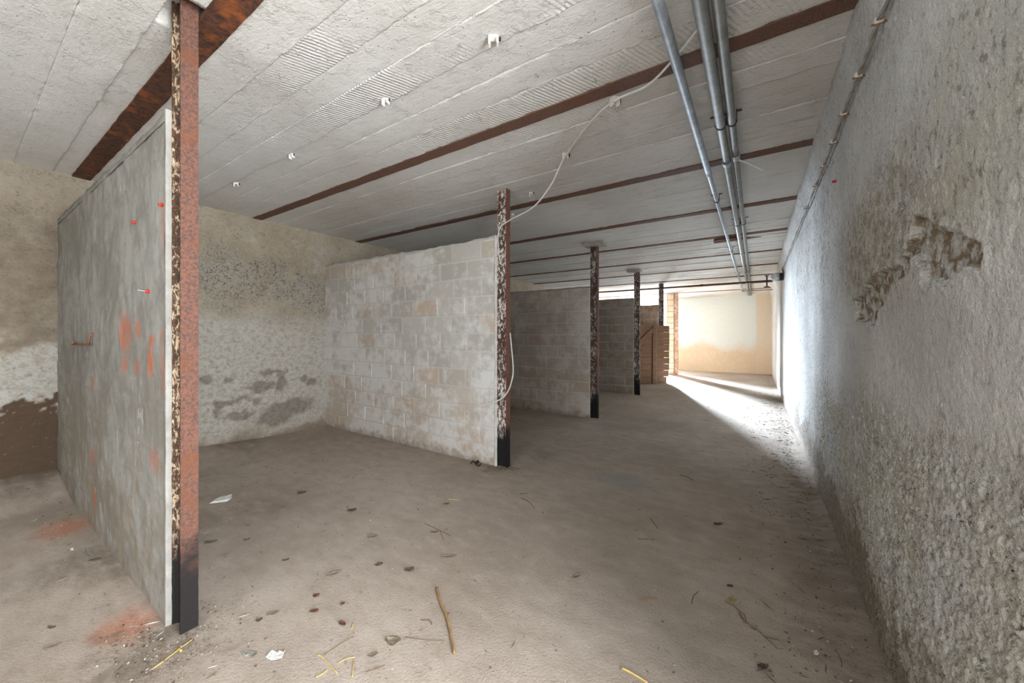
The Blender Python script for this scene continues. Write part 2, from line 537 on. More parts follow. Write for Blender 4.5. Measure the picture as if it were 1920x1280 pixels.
# ------------------------------------------------------------------ mesh helpers
class MB:
    def __init__(self):
        self.v, self.f = [], []

    def add(self, vs, fs):
        o = len(self.v)
        self.v += [tuple(q) for q in vs]
        self.f += [tuple(i + o for i in q) for q in fs]
        return self

    def box(self, x0, x1, y0, y1, z0, z1, ch=0.0, jit=0.0, rng=None):
        """box with chamfered edges (44 triangles) or plain when ch == 0"""
        if ch <= 0:
            vs = [(x, y, z) for x in (x0, x1) for y in (y0, y1) for z in (z0, z1)]
            return self.add(vs, [(0, 1, 3, 2), (4, 6, 7, 5), (0, 4, 5, 1), (2, 3, 7, 6), (0, 2, 6, 4), (1, 5, 7, 3)])
        vs, idx = [], {}
        lo, hi = (x0, y0, z0), (x1, y1, z1)
        for sx in (0, 1):
            for sy in (0, 1):
                for sz in (0, 1):
                    s = (sx, sy, sz)
                    for ax in range(3):
                        q = []
                        for k in range(3):
                            base = hi[k] if s[k] else lo[k]
                            if k != ax:
                                base += -ch if s[k] else ch
                            if jit and rng:
                                base += rng.uniform(-jit, jit)
                            q.append(base)
                        idx[(s, ax)] = len(vs)
                        vs.append(q)
        fs = []

        def order(keys, nrm):
            pts = [Vector(vs[idx[k]]) for k in keys]
            c = sum(pts, Vector()) / len(pts)
            nrm = Vector(nrm)
            a = (pts[0] - c).normalized()
            b = nrm.cross(a)
            ks = sorted(keys, key=lambda k: math.atan2((Vector(vs[idx[k]]) - c).dot(b), (Vector(vs[idx[k]]) - c).dot(a)))
            fs.append(tuple(idx[k] for k in ks))
        for ax in range(3):
            for s in (0, 1):
                keys = [(q, ax) for q in [(a, b, c) for a in (0, 1) for b in (0, 1) for c in (0, 1)] if q[ax] == s]
                nr = [0, 0, 0]
                nr[ax] = 1 if s else -1
                order(keys, nr)
        for ax in range(3):
            o1, o2 = [k for k in range(3) if k != ax]
            for s1 in (0, 1):
                for s2 in (0, 1):
                    keys = []
                    for s in (0, 1):
                        q = [0, 0, 0]
                        q[ax], q[o1], q[o2] = s, s1, s2
                        keys += [(tuple(q), o1), (tuple(q), o2)]
                    nr = [0, 0, 0]
                    nr[o1], nr[o2] = (1 if s1 else -1), (1 if s2 else -1)
                    order(keys, Vector(nr).normalized())
        for sx in (0, 1):
            for sy in (0, 1):
                for sz in (0, 1):
                    s = (sx, sy, sz)
                    order([(s, 0), (s, 1), (s, 2)], Vector([1 if q else -1 for q in s]).normalized())
        return self.add(vs, fs)

    def tube(self, pts, rad, sides=8, cap=True, closed=False):
        pts = [Vector(p) for p in pts]
        n = len(pts)
        rads = rad if isinstance(rad, (list, tuple)) else [rad] * n
        vs, fs = [], []
        up = None
        for i, p in enumerate(pts):
            if closed:
                d = pts[(i + 1) % n] - pts[i - 1]
            else:
                d = pts[min(i + 1, n - 1)] - pts[max(i - 1, 0)]
            d = d.normalized() if d.length > 1e-9 else Vector((0, 0, 1))
            if up is None:
                up = Vector((0, 0, 1)) if abs(d.z) < 0.9 else Vector((1, 0, 0))
            a = (up - d * up.dot(d))
            if a.length < 1e-6:
                a = d.orthogonal()
            a.normalize()
            up = a
            b = d.cross(a)
            for k in range(sides):
                t = 2 * math.pi * k / sides
                vs.append(p + (a * math.cos(t) + b * math.sin(t)) * rads[i])
        m = n if closed else n - 1
        for i in range(m):
            j = (i + 1) % n
            for k in range(sides):
                l = (k + 1) % sides
                fs.append((i * sides + k, i * sides + l, j * sides + l, j * sides + k))
        if cap and not closed:
            fs.append(tuple(reversed(range(sides))))
            fs.append(tuple((n - 1) * sides + k for k in range(sides)))
        return self.add(vs, fs)

    def sphere(self, c, r, seg=12, rings=8, sc=(1, 1, 1)):
        vs, fs = [], []
        for i in range(rings + 1):
            ph = math.pi * i / rings
            for k in range(seg):
                th = 2 * math.pi * k / seg
                vs.append((c[0] + r * sc[0] * math.sin(ph) * math.cos(th), c[1] + r * sc[1] * math.sin(ph) * math.sin(th), c[2] + r * sc[2] * math.cos(ph)))
        for i in range(rings):
            for k in range(seg):
                l = (k + 1) % seg
                fs.append((i * seg + k, (i + 1) * seg + k, (i + 1) * seg + l, i * seg + l))
        return self.add(vs, fs)

    def mesh(self, name, mat=None, smooth=False):
        me = bpy.data.meshes.new(name)
        me.from_pydata(self.v, [], self.f)
        if mat:
            me.materials.append(mat)
        if smooth:
            me.polygons.foreach_set('use_smooth', [True] * len(me.polygons))
        me.update()
        return me

    def obj(self, name, mat, parent=None, smooth=False):
        return link(name, self.mesh(name, mat, smooth), parent)


def link(name, me, parent=None, loc=None):
    o = bpy.data.objects.new(name, me)
    COL.objects.link(o)
    if parent:
        o.parent = parent
    if loc is not None:
        o.location = loc
    return o


def tag(o, label=None, cat=None, group=None, kind=None):
    if label:
        o['label'] = label
    if cat:
        o['category'] = cat
    if group:
        o['group'] = group
    if kind:
        o['kind'] = kind
    return o


def thing(name, label, cat, loc=(0, 0, 0), rot=(0, 0, 0), group=None, kind=None):
    o = bpy.data.objects.new(name, None)
    o.empty_display_size = 0.1
    COL.objects.link(o)
    o.location = loc
    o.rotation_euler = rot
    return tag(o, label, cat, group, kind)


def grid(name, P, mat, mask=None, parent=None, extra=None, flip=False):
    """P: (nu, nv, 3) array -> smooth quad grid; extra: (verts, faces) of plain backing added to the same mesh"""
    nu, nv = P.shape[:2]
    V = P.reshape(-1, 3)
    i = np.arange(nu - 1)[:, None] * nv + np.arange(nv - 1)[None, :]
    q = np.stack([i, i + nv, i + nv + 1, i + 1], -1).reshape(-1, 4)
    if flip:
        q = q[:, ::-1]
    nsm = len(q)
    if extra:
        ev, ef = extra
        q = np.vstack([q, np.array(ef) + len(V)])
        V = np.vstack([V, np.array(ev, float)])
    me = bpy.data.meshes.new(name)
    me.vertices.add(len(V))
    me.vertices.foreach_set('co', V.astype(np.float32).ravel())
    me.loops.add(q.size)
    me.loops.foreach_set('vertex_index', q.astype(np.int32).ravel())
    me.polygons.add(len(q))
    me.polygons.foreach_set('loop_start', np.arange(len(q), dtype=np.int32) * 4)
    sm = np.zeros(len(q), bool)
    sm[:nsm] = True
    me.polygons.foreach_set('use_smooth', sm)
    me.update(calc_edges=True)
    me.validate()
    me.materials.append(mat)
    if mask is not None:
        A = np.zeros((len(V), 4), np.float32)
        A[:nu * nv, :3] = np.stack([m.reshape(-1) for m in mask], -1)
        A[:, 3] = 1
        at = me.attributes.new('mask', 'FLOAT_COLOR', 'POINT')
        at.data.foreach_set('color', A.ravel())
    return link(name, me, parent)


BOXF = [(0, 1, 3, 2), (4, 6, 7, 5), (0, 4, 5, 1), (2, 3, 7, 6), (0, 2, 6, 4), (1, 5, 7, 3)]


def boxv(x0, x1, y0, y1, z0, z1):
    return [(x, y, z) for x in (x0, x1) for y in (y0, y1) for z in (z0, z1)]


def steps(*segs):
    out = []
    for a, b, d in segs:
        n = max(1, int(round((b - a) / d)))
        out += list(np.linspace(a, b, n, endpoint=False))
    out.append(segs[-1][1])
    return np.array(out)


XL, XR = -4.52, 0.37          # left and right wall faces
Y0, Y1 = -2.7, 12.9           # back and far wall faces


def hc(y):
    """ceiling height: the slab drops a little towards the far end"""
    return 2.402 - max(0.0, y - 5.5) * 0.0136


def fz(x, y):
    x = np.asarray(x, float)
    y = np.asarray(y, float)
    z = 0.006 * fbm(x * 0.8, y * 0.8, 3, 3) + 0.0007 * fbm(x * 6, y * 6, 2, 5)
    z = z + 0.06 * sstep(-3.9, -4.5, x) * sstep(2.3, 1.2, y) + 0.05 * sstep(-3.9, -4.6, x) * (y < 0.5)
    z = z + 0.012 * sstep(0.30, 0.37, x)
    return z


# ------------------------------------------------------------------ floor
xs = steps((-4.62, -4.0, 0.03), (-4.0, 0.46, 0.016))
ys = steps((Y0 - 0.1, 0.2, 0.1), (0.2, 5.0, 0.016), (5.0, Y1 + 0.1, 0.05))
X, Y = np.meshgrid(xs, ys, indexing='ij')
Z = fz(X, Y)
spr = 0.16 * fbm(X * 14, Y * 14, 3, 31)
orange = np.maximum(blob(X + 0.3 * spr, Y + 0.3 * spr, -3.43, 0.40, 0.14, 0.10, 0.7), blob(X + 0.3 * spr, Y + 0.3 * spr, -2.08, 0.40, 0.11, 0.075, 0.7)) * (Y < 0.5)
earth = 0.55 * sstep(0.00, 0.33, X + 0.25 * fbm(X * 5, Y * 2.5, 4, 33))
earth = np.maximum(earth, 0.9 * blob(X + spr, Y + spr, -1.86, 0.44, 0.20, 0.14, 0.6))
earth = np.maximum(earth, 0.8 * blob(X + spr, Y + spr, -1.83, 2.62, 0.14, 0.10, 0.6))
earth = np.maximum(earth, 0.8 * sstep(-4.0, -4.5, X + 0.5 * fbm(X * 3, Y * 3, 4, 35)) * (Y < 0.52))
earth = np.maximum(earth, 0.7 * sstep(0.35, 0.75, fbm(X * 0.9 + 3, Y * 0.9, 5, 37) + 0.25 * sstep(-1.7, -3.0, X)))
bluev = 0.55 * blob(X + 0.6 * spr, Y + 0.6 * spr, -0.85, 2.92, 0.22, 0.17, 0.5)
floor = grid('floor', np.stack([X, Y, Z], -1), M_FLOOR, (orange, earth, bluev), None,
             (boxv(-4.8, 0.62, Y0 - 0.3, Y1 + 0.3, -0.30, -0.06), BOXF))
tag(floor, 'dusty beige concrete floor with bits of straw and dirt', 'floor', None, 'structure')

# outside ground seen by the daylight through the doorways
g = MB().box(XR + 0.3, 40, Y0 - 0.3, Y1 + 0.3, -0.35, -0.02).obj('ground_outside', M_GROUND)
tag(g, 'pale gravel ground outside the side doorway', 'ground', None, 'structure')
g = MB().box(-40, 40, -40, Y0 - 0.3, -0.35, -0.05).obj('ground_outside', M_GROUND)
tag(g, 'pale gravel ground outside the rear doorway', 'ground', None, 'structure')
g = MB().box(-40, 40, Y1 + 0.3, 60, -0.35, -0.05).obj('ground_outside', M_GROUND)
tag(g, 'pale gravel ground outside the far doorway', 'ground', None, 'structure')

# ------------------------------------------------------------------ right wall, strongly relieved plaster
DOOR_Y0, DOOR_Y1 = -0.55, 0.85      # doorway in the same wall, beside the viewer
PEEL = [(1.364, 1.434), (1.324, 1.411), (1.273, 1.399), (1.246, 1.381), (1.199, 1.387), (1.19, 1.357), (1.139, 1.343), (1.114, 1.328), (1.101, 1.305), (1.104, 1.276), (1.139, 1.281), (1.184, 1.29), (1.252, 1.274), (1.28, 1.253), (1.302, 1.274), (1.348, 1.282), (1.364, 1.265), (1.416, 1.267), (1.434, 1.31), (1.463, 1.36), (1.503, 1.37), (1.535, 1.323), (1.617, 1.314), (1.696, 1.311), (1.769, 1.266), (1.866, 1.236), (1.92, 1.175), (2.06, 1.199), (2.226, 1.209), (2.279, 1.299), (2.128, 1.326), (1.92, 1.375), (1.784, 1.375), (1.669, 1.366), (1.558, 1.403), (1.503, 1.422), (1.483, 1.482)]
ys = steps((DOOR_Y1, 2.0, 0.0036), (2.0, 3.2, 0.006), (3.2, 5.0, 0.012), (5.0, Y1 + 0.1, 0.04))
zs = steps((-0.04, 2.45, 0.0046))
Y, Z = np.meshgrid(ys, zs, indexing='ij')
warp = 0.05 * fbm(Y * 3, Z * 3, 3, 40)
sd = poly_sd(Y + 0.012 * fbm(Y * 30, Z * 30, 3, 41), Z + 0.012 * fbm(Y * 30 + 9, Z * 30, 3, 42), PEEL)
peel = 1 - sstep(-0.006, 0.003, sd)
# worn zone up and to the far side of the peeled patch
worn = blob(Y + 3 * warp, Z + warp, 1.95, 1.50, 0.60, 0.24, 0.5)
smooth = blob(Y + 2 * warp, Z + warp, 1.55, 1.10, 1.0, 0.22, 0.35)
lump = sstep(1.02, 0.80, Z + 2.2 * warp + 0.06 * (Y - 1.3)) * sstep(4.6, 2.6, Y + 4 * warp)
upper = sstep(1.35, 1.65, Z + 2 * warp)
d = 0.010 * fbm(Y * 1.4, Z * 1.4, 3, 43)
rid = 1 - np.abs(fbm(Y * 16, Z * 9, 4, 44)) * 2.2
grain = fbm(Y * 62, Z * 50, 3, 58, 0.7)
pits = sstep(0.10, 0.42, fbm(Y * 36 + 3, Z * 27, 4, 46, 0.75))
fadeg = sstep(4.2, 2.4, Y)
d += fadeg * (0.0035 + 0.005 * lump) * (1 - 0.6 * smooth) * grain
d += lump * (0.010 * fbm(Y * 9, Z * 5, 4, 45, 0.6) + 0.010 * fbm(Y * 30, Z * 22, 4, 59, 0.75) - 0.013 * pits)
d += (1 - lump) * (1 - 0.75 * smooth) * (1 - peel) * (0.0075 * fbm(Y * 20, Z * 13, 5, 47, 0.7))
d += upper * (0.004 * (rid - 0.5) + 0.0022 * fbm((Y + Z) * 30, (Y - Z) * 9, 3, 48))
d += worn * (1 - peel) * (0.006 * fbm(Y * 34, Z * 20, 5, 49, 0.7) - 0.008 * pits)
tro = np.abs(fbm(Y * 5 + 2 * Z, Z * 9, 3, 50))
d += smooth * 0.0034 * fbm((Y + 0.3 * Z) * 7, (Z - 0.4 * Y) * 26, 4, 51, 0.6)
d -= peel * (0.019 + 0.008 * fbm(Y * 40, Z * 24, 4, 52, 0.6))
d += 0.004 * sstep(0.02, 0.0, np.abs(sd)) * (1 - peel)
base = sstep(0.24, 0.10, Z + 0.12 * fbm(Y * 3, Z * 5, 4, 53))
d -= 0.012 * base
d += 0.055 * sstep(2.16, 2.40, Z + 0.03 * fbm(Y * 2, Z, 2, 54))
Xw = XR - d
m_r = np.clip(peel * 1.0 + 0.55 * worn + 0.25 * lump, 0, 1)
m_g = np.clip(0.9 * lump + 0.9 * worn + 0.8 * blob(Y + 3 * warp, Z + warp, 1.1, 1.6, 0.5, 0.25, 0.6) + 0.05, 0, 1)
earthy = sstep(0.40, 0.16, Z + 0.25 * fbm(Y * 2.5, Z * 3.5, 4, 55) + 0.22 * fbm(Y * 16, Z * 10, 4, 57, 0.65) + 0.05 * (2.0 - np.clip(Y, 0, 4)))
m_b = np.clip(earthy + 0.15 * sstep(0.3, 0.6, fbm(Y * 6, Z * 2, 4, 56)), 0, 1) * sstep(9, 5, Y)
w = grid('wall_right', np.stack([Xw, Y, Z], -1), M_RIGHT, (m_r, m_g, m_b), None,
         (boxv(XR + 0.03, XR + 0.3, DOOR_Y1, Y1 + 0.3, -0.05, 2.6) + boxv(XR, XR + 0.3, Y0 - 0.3, DOOR_Y0, -0.05, 2.6) + boxv(XR, XR + 0.3, DOOR_Y0, DOOR_Y1, 2.25, 2.6),
          BOXF + [tuple(i + 8 for i in q) for q in BOXF] + [tuple(i + 16 for i in q) for q in BOXF]), flip=True)
tag(w, 'rough grey plastered long wall with a peeled patch', 'wall', None, 'structure')

# ------------------------------------------------------------------ left wall, damp and stained
ys = steps((Y0 - 0.1, -0.4, 0.06), (-0.4, 2.8, 0.011), (2.8, Y1 + 0.1, 0.05))
zs = steps((-0.04, 2.45, 0.011))
Y, Z = np.meshgrid(ys, zs, indexing='ij')
n = fbm(Y * 2.2, Z * 3, 5, 60)
n2 = fbm(Y * 7, Z * 9, 5, 61)
bay1 = (Y < 0.53) * 1.0
bay2 = 1 - bay1
band_c = 1.72 - 0.10 * (Y - 1.6)
grey = bay2 * blob(Y, Z + 0.25 * n, 2.0, band_c, 1.2, 0.30, 0.45) * sstep(-0.55, -0.05, n2 + 0.4 * n) * sstep(3.2, 2.7, Y)
grey = np.maximum(grey, 0.45 * bay1 * sstep(-0.2, 0.4, n2) * sstep(1.0, 1.3, Z))
white = bay2 * sstep(1.42, 1.25, Z + 0.12 * n) * sstep(0.0, 0.25, Z + 0.25 * n)
white = np.maximum(white, bay1 * sstep(1.10, 0.98, Z + 0.20 * n2) * sstep(0.55, 0.66, Z + 0.35 * n))
white = np.maximum(white, 0.7 * bay2 * sstep(0.2, 0.5, n) * sstep(1.3, 1.6, Z))
brown = bay1 * sstep(0.66, 0.61, Z + 0.30 * n + 0.22 * n2 + 0.12 * fbm(Y * 30, Z * 24, 3, 66)) * 1.0
spots = np.zeros_like(Y)
for (cy, cz, ry, rz) in [(1.41, 0.70, 0.05, 0.06), (1.60, 0.66, 0.04, 0.04), (2.10, 0.60, 0.05, 0.12), (2.05, 0.72, 0.14, 0.03), (1.62, 0.46, 0.17, 0.03), (1.50, 0.40, 0.04, 0.10), (1.86, 0.42, 0.05, 0.06), (1.70, 0.30, 0.16, 0.04),
                         (2.20, 0.30, 0.28, 0.10), (2.05, 0.20, 0.20, 0.08), (2.45, 0.56, 0.05, 0.05), (2.36, 0.62, 0.06, 0.03), (1.9, 0.58, 0.16, 0.05)]:
    spots = np.maximum(spots, blob(Y + 0.08 * n2, Z + 0.08 * fbm(Y * 9 + 4, Z * 9, 4, 63), cy, cz, ry, rz, 0.35))
brown = np.maximum(brown, 0.55 * bay2 * spots)
brown = np.maximum(brown, bay1 * sstep(0.98, 1.15, Z + 0.2 * n2) * sstep(2.25, 1.9, Z + 0.15 * n) * (0.42 + 0.3 * n2))
brown = np.maximum(brown, 0.45 * bay2 * sstep(0.14, 0.02, Z + 0.2 * n))
d = 0.014 * n + 0.006 * n2 - 0.006 * np.clip(grey, 0, 1) * (0.5 + fbm(Y * 20, Z * 20, 3, 64)) - 0.006 * brown
d += 0.004 * fbm(Y * 26, Z * 22, 4, 65)
w = grid('wall_left', np.stack([XL + d, Y, Z], -1), M_LEFT, (grey, white, brown), None,
         (boxv(XL - 0.3, XL - 0.05, Y0 - 0.3, Y1 + 0.3, -0.05, 2.6), BOXF))
tag(w, 'damp stained old wall behind the block partitions', 'wall', None, 'structure')


# ------------------------------------------------------------------ end walls with their doorways
def end_wall(name, yf, back, dx0, dx1, dz, mat, label, seed):
    mb = MB()
    y0, y1 = (yf - 0.28, yf) if back else (yf, yf + 0.28)
    # doorway piece walls
    mb.box(XL - 0.1, dx0, y0, y1, -0.05, 2.6)
    mb.box(dx1, XR + 0.1, y0, y1, -0.05, 2.6)
    mb.box(dx0, dx1, y0, y1, dz, 2.6)
    o = mb.obj(name, mat)
    return tag(o, label, 'wall', None, 'structure')


end_wall('wall_far', Y1, False, -3.3, -2.8, 2.15, M_FAR, 'pale limewashed end wall at the far end of the passage', 70)
end_wall('wall_back', Y0, True, -1.62, 0.12, 2.2, M_FAR, 'end wall behind the viewer with a wide doorway', 71)

# ------------------------------------------------------------------ ceiling: slab, board-marked strips, steel beams
BEAMS = [0.605, 1.865, 3.09, 4.28, 5.48, 6.68, 7.88, 9.08, 10.28, 11.48]
FW = 0.088
slab = MB().box(XL - 0.3, XR + 0.3, Y0 - 0.3, Y1 + 0.3, 2.47, 2.65).obj('ceiling', M_CEIL)
tag(slab, 'whitewashed concrete ceiling cast against boards between steel beams', 'ceiling', None, 'structure')
rngc = random.Random(5)
edges = [Y0 - 0.05] + BEAMS + [Y1 + 0.05]


def ceiling_board(xa, xb, ya, yb, bi, k, near):
    xs = np.linspace(xa, xb, max(8, int((xb - xa) / (0.019 if near else 0.042))))
    t = np.array([0, 0.0, 0.025, 0.08, 0.25, 0.5, 0.75, 0.92, 0.975, 1.0, 1.0])
    yy = ya + (yb - ya) * t
    X, Y = np.meshgrid(xs, yy, indexing='ij')
    hz = hc(0.5 * (ya + yb)) + rngc.uniform(-0.004, 0.003)
    Z = hz + 0.0035 * fbm(X * 1.3, Y * 6 + bi * 7 + k * 3, 3, 80) + 0.0012 * fbm(X * 12, Y * 18, 2, 82)
    e1 = gnoise(X * 5 + k * 9, X * 0 + bi * 3.3, 84)
    e2 = gnoise(X * 5 + k * 9 + 40, X * 0 + bi * 3.3, 85)
    chip = sstep(0.12, 0.40, fbm(X * 16, X * 0 + k * 5.1 + bi, 3, 86))
    for col_, amp in ((1, 1.0), (2, 0.35)):
        Z[:, col_] += amp * (0.0012 + 0.008 * chip[:, col_] - 0.006 * sstep(0.15, 0.40, e1[:, col_]))
    for col_, amp in ((9, 1.0), (8, 0.35)):
        Z[:, col_] += amp * (0.0012 + 0.008 * chip[:, col_] - 0.005 * sstep(0.15, 0.40, e2[:, col_]))
    Y[:, 1] += 0.0004
    Y[:, 9] -= 0.0004
    Z[:, 0] = Z[:, 10] = hz + 0.072
    Z[0, :] = Z[-1, :] = hz + 0.072
    X[0, :] = X[1, :] - 0.001
    X[-1, :] = X[-2, :] + 0.001
    grid('ceiling_board', np.stack([X, Y, Z], -1), M_CEIL, None, slab, flip=True)


for bi in range(len(edges) - 1):
    a = edges[bi] + (FW / 2 - 0.004 if bi > 0 else 0)
    b = edges[bi + 1] - (FW / 2 - 0.004 if bi < len(edges) - 2 else 0)
    if bi == 0:
        b = 0.46
    nb = max(1, int(round((b - a) / 0.165)))
    cuts = [a]
    for k in range(1, nb):
        cuts.append(a + (b - a) * k / nb + rngc.uniform(-0.02, 0.02))
    cuts.append(b)
    for k in range(nb):
        ceiling_board(XL - 0.06, XR + 0.06, cuts[k], cuts[k + 1], bi, k, cuts[k] < 4.5)
    if bi == 0:      # pocket broken out round the head of the nearest post
        ceiling_board(XL - 0.06, -1.985, 0.46, 0.561, bi, 30, True)
        ceiling_board(-1.80, XR + 0.06, 0.46, 0.561, bi, 31, True)

BEAM_WHERE = ['passing behind the nearest red post', 'second from the viewer, crossed by the white cable', 'third from the viewer, just behind the post with the cable',
              'fourth from the viewer', 'fifth from the viewer, next to the rusty bracket', 'sixth from the viewer', 'seventh from the viewer', 'eighth from the viewer',
              'ninth from the viewer, near the far pipes', 'tenth and last before the far wall']
for k, yb in enumerate(BEAMS):
    h = hc(yb)
    th = thing('ceiling_beam', 'rusty steel beam set in the ceiling, ' + BEAM_WHERE[k], 'beam', (-2.07, yb, h), (0, 0, 0), 'steel beams in the ceiling')
    mt = M_BEAM1 if k == 0 else M_BEAM
    nx = 70
    xs = np.linspace(XL - 0.08 + 2.07, XR + 0.02 + 2.07, nx)
    f = MB()
    fw = 0.10 if k == 0 else FW
    for (ya, yb2, za, zb) in [(-fw / 2, fw / 2, -0.008, 0.004)]:
        vs, fs = [], []
        rr = random.Random(100 + k)
        for x in xs:
            j = [rr.uniform(-0.002, 0.002) for _ in range(4)]
            vs += [(x, ya + j[0], za + j[2] * 0.5), (x, yb2 + j[1], za + j[3] * 0.5), (x, yb2 + j[1], zb), (x, ya + j[0], zb)]
        for i in range(nx - 1):
            for q in range(4):
                r_ = (q + 1) % 4
                fs.append((i * 4 + q, i * 4 + r_, i * 4 + 4 + r_, i * 4 + 4 + q))
        fs += [(0, 1, 2, 3), tuple((nx - 1) * 4 + q for q in (3, 2, 1, 0))]
        f.add(vs, fs)
    f.obj('bottom_flange', mt, th)
    MB().box(xs[0], xs[-1], -0.004, 0.004, 0.004, 0.064).obj('web', mt, th)

# ------------------------------------------------------------------ block partitions
_bm = {}


def block_mesh(L, H, T, var, mat, ch):
    key = (round(L, 3), round(H, 3), var, mat.name)
    if key not in _bm:
        rr = random.Random(hash((key[0], key[1], var)) & 0xffff)
        _bm[key] = MB().box(-L / 2, L / 2, -T / 2, T / 2, -H / 2, H / 2, ch, 0.0022, rr).mesh('block', mat)
    return _bm[key]


def render_coat(th, x0, x1, H, T, ch_, mat, seed):
    """trowelled cement coat through which the block courses just show"""
    for sy, flip in ((-1, False), (1, True)):
        xs = steps((x0, x1, 0.012))
        zs = steps((-0.03, H, 0.012))
        X, Z = np.meshgrid(xs, zs, indexing='ij')
        wz = Z + 0.02 * fbm(X * 2, Z * 2, 3, 120 + seed)
        wx = X + 0.03 * fbm(X * 2 + 7, Z * 2, 3, 121 + seed)
        row = np.floor(wz / ch_)
        dz = np.abs(wz / ch_ - row - 0.5) - 0.5
        bx = wx / 0.335 + 0.5 * (row % 2)
        dx = (np.abs(bx - np.floor(bx) - 0.5) - 0.5) * 0.335
        joint = np.maximum(sstep(-0.016, 0.0, dz * ch_), 0.6 * sstep(-0.014, 0.0, dx)) * sstep(-0.2, 0.25, fbm(X * 1.6, Z * 2.2, 3, 122 + seed))
        d = 0.007 * fbm(X * 3, Z * 2, 4, 123 + seed) + 0.006 * fbm(X * 8, Z * 4, 5, 124 + seed, 0.65) + 0.0045 * joint
        lip = sstep(0.35, 0.42, (wz / 0.42 + 0.6 * fbm(X * 1.7, Z * 0.6, 2, 125)) % 1.0)
        d = d + 0.005 * lip * sstep(0.0, 0.3, fbm(X * 1.5, Z * 2, 2, 126))
        Y = sy * (T / 2 - 0.004 + d)
        grid('render_coat', np.stack([X, Y, Z], -1), mat, None, th, flip=flip)


def partition(label, yc, x0, x1, courses, ch_, mats, mort, seed, T=0.085, rec=0.003, edge=True, chamf=0.006, top=0.03, BL=0.335, lift=0.0, coat=False):
    rr = random.Random(seed)
    th = thing('partition_wall', label, 'partition', ((x0 + x1) / 2, yc, 0), (0, 0, 0), 'block partitions between the bays', 'structure')
    ox = (x0 + x1) / 2
    H = courses * ch_
    MB().box(x0 - ox, x1 - ox - 0.002, -T / 2 + rec, T / 2 - rec, -0.03, H + lift).obj('mortar_bed', mort, th)
    J = 0.011
    if coat:
        render_coat(th, x0 - ox, x1 - ox - 0.002, H, T, ch_, mats[0], seed)
    for c in range(0 if coat else courses):
        z0 = lift + c * ch_
        x = x1 - 0.004 - (0.5 * BL if c % 2 else 0.0) * 1.0
        cuts = [x1 - 0.004]
        if c % 2:
            cuts.append(x + rr.uniform(-0.02, 0.02))
        while cuts[-1] - BL > x0 + 0.09:
            cuts.append(cuts[-1] - BL + rr.uniform(-0.012, 0.012))
        cuts.append(x0)
        for a, b in zip(cuts[1:], cuts[:-1]):
            L = round(b - a - J, 2)
            if L < 0.05:
                continue
            me = block_mesh(L, ch_ - J, T, rr.randint(0, 3), rr.choice(mats), chamf)
            o = link('block', me, th, ((a + b) / 2 - ox, rr.uniform(-0.0022, 0.0022), z0 + ch_ / 2))
            o.rotation_euler = (rr.uniform(-0.004, 0.004), rr.uniform(-0.006, 0.006), rr.uniform(-0.004, 0.004))
    # ragged bed of mortar along the top
    xs = np.linspace(x0 - ox, x1 - ox - 0.002, 90)
    yy = np.array([-T / 2, -T / 2, -T / 6, T / 6, T / 2, T / 2])
    X, Y = np.meshgrid(xs, yy, indexing='ij')
    n = fbm(X * 7 + seed, Y * 10, 4, 90)
    Zt = H + lift + top * (0.5 + 1.1 * n)
    Zt[:, 0] = Zt[:, 5] = H + lift - 0.02
    grid('top_mortar', np.stack([X, Y + 0.003 * n, np.maximum(Zt, H + lift - 0.02)], -1), (M_MORT_V if seed == 2 else M_MORT_W) if mort is not M_MORT_D else mort, None, th)
    if edge:
        # white mortar strip filling the joint against the post
        zs = np.linspace(-0.02, H + lift + 0.02, 120)
        prof = [(0.0, T / 2), (0.0, -T / 2 - 0.001), (-0.008, -T / 2 - 0.003), (-0.017, -T / 2 - 0.002), (-0.021, -T / 2 + 0.004)]
        P = np.zeros((len(zs), len(prof), 3))
        for j, (px, py) in enumerate(prof):
            wob = 0.006 * gnoise(zs * 5 + j, zs * 0 + seed, 92) * (1 if j > 1 else 0.2)
            P[:, j, 0] = x1 - ox + px + wob + 0.001
            P[:, j, 1] = py + 0.3 * wob
            P[:, j, 2] = zs
        grid('mortar_edge', P, M_MORT_V if seed == 2 else M_MORT_W, None, th)
    return th


PX = [-1.84, -1.785, -1.80, -1.83, -1.84, -1.84]      # outer face of each post
PY = [0.524, 2.67, 4.90, 7.20, 9.40, 11.40]
partition('grey rendered block partition with orange paint marks beside the nearest red post', PY[0], XL - 0.02, PX[0] - 0.101, 12, 0.168, [M_BLOCK_A], M_MORT_A, 1, rec=0.008, coat=True)
partition('pale limewashed block partition joined to the second post with the white cable', PY[1], XL - 0.02, PX[1] - 0.101, 12, 0.1655, [M_BLOCK_B], M_MORT, 2, rec=0.003, chamf=0.005)
partition('beige block partition ending at the third post', PY[2], XL - 0.02, PX[2] - 0.101, 11, 0.1635, [M_BLOCK_C], M_MORT, 3, top=0.012, edge=False, rec=0.004)
partition('brown shaded block partition ending at the fourth post', PY[3], XL - 0.02, PX[3] - 0.101, 11, 0.166, [M_BLOCK_D], M_MORT_D, 4, top=0.012, edge=False, rec=0.004)
partition('reddish block partition showing above the leaning wooden gate', PY[4], XL - 0.02, PX[4] - 0.101, 11, 0.167, [M_BLOCK_E], M_MORT, 5, top=0.012, edge=False, rec=0.005)
partition('short peach coloured block pier beside the farthest post', PY[5], -2.13, PX[5] - 0.101, 14, 0.163, [M_BLOCK_F], M_MORT_W, 6, top=0.02, edge=False)


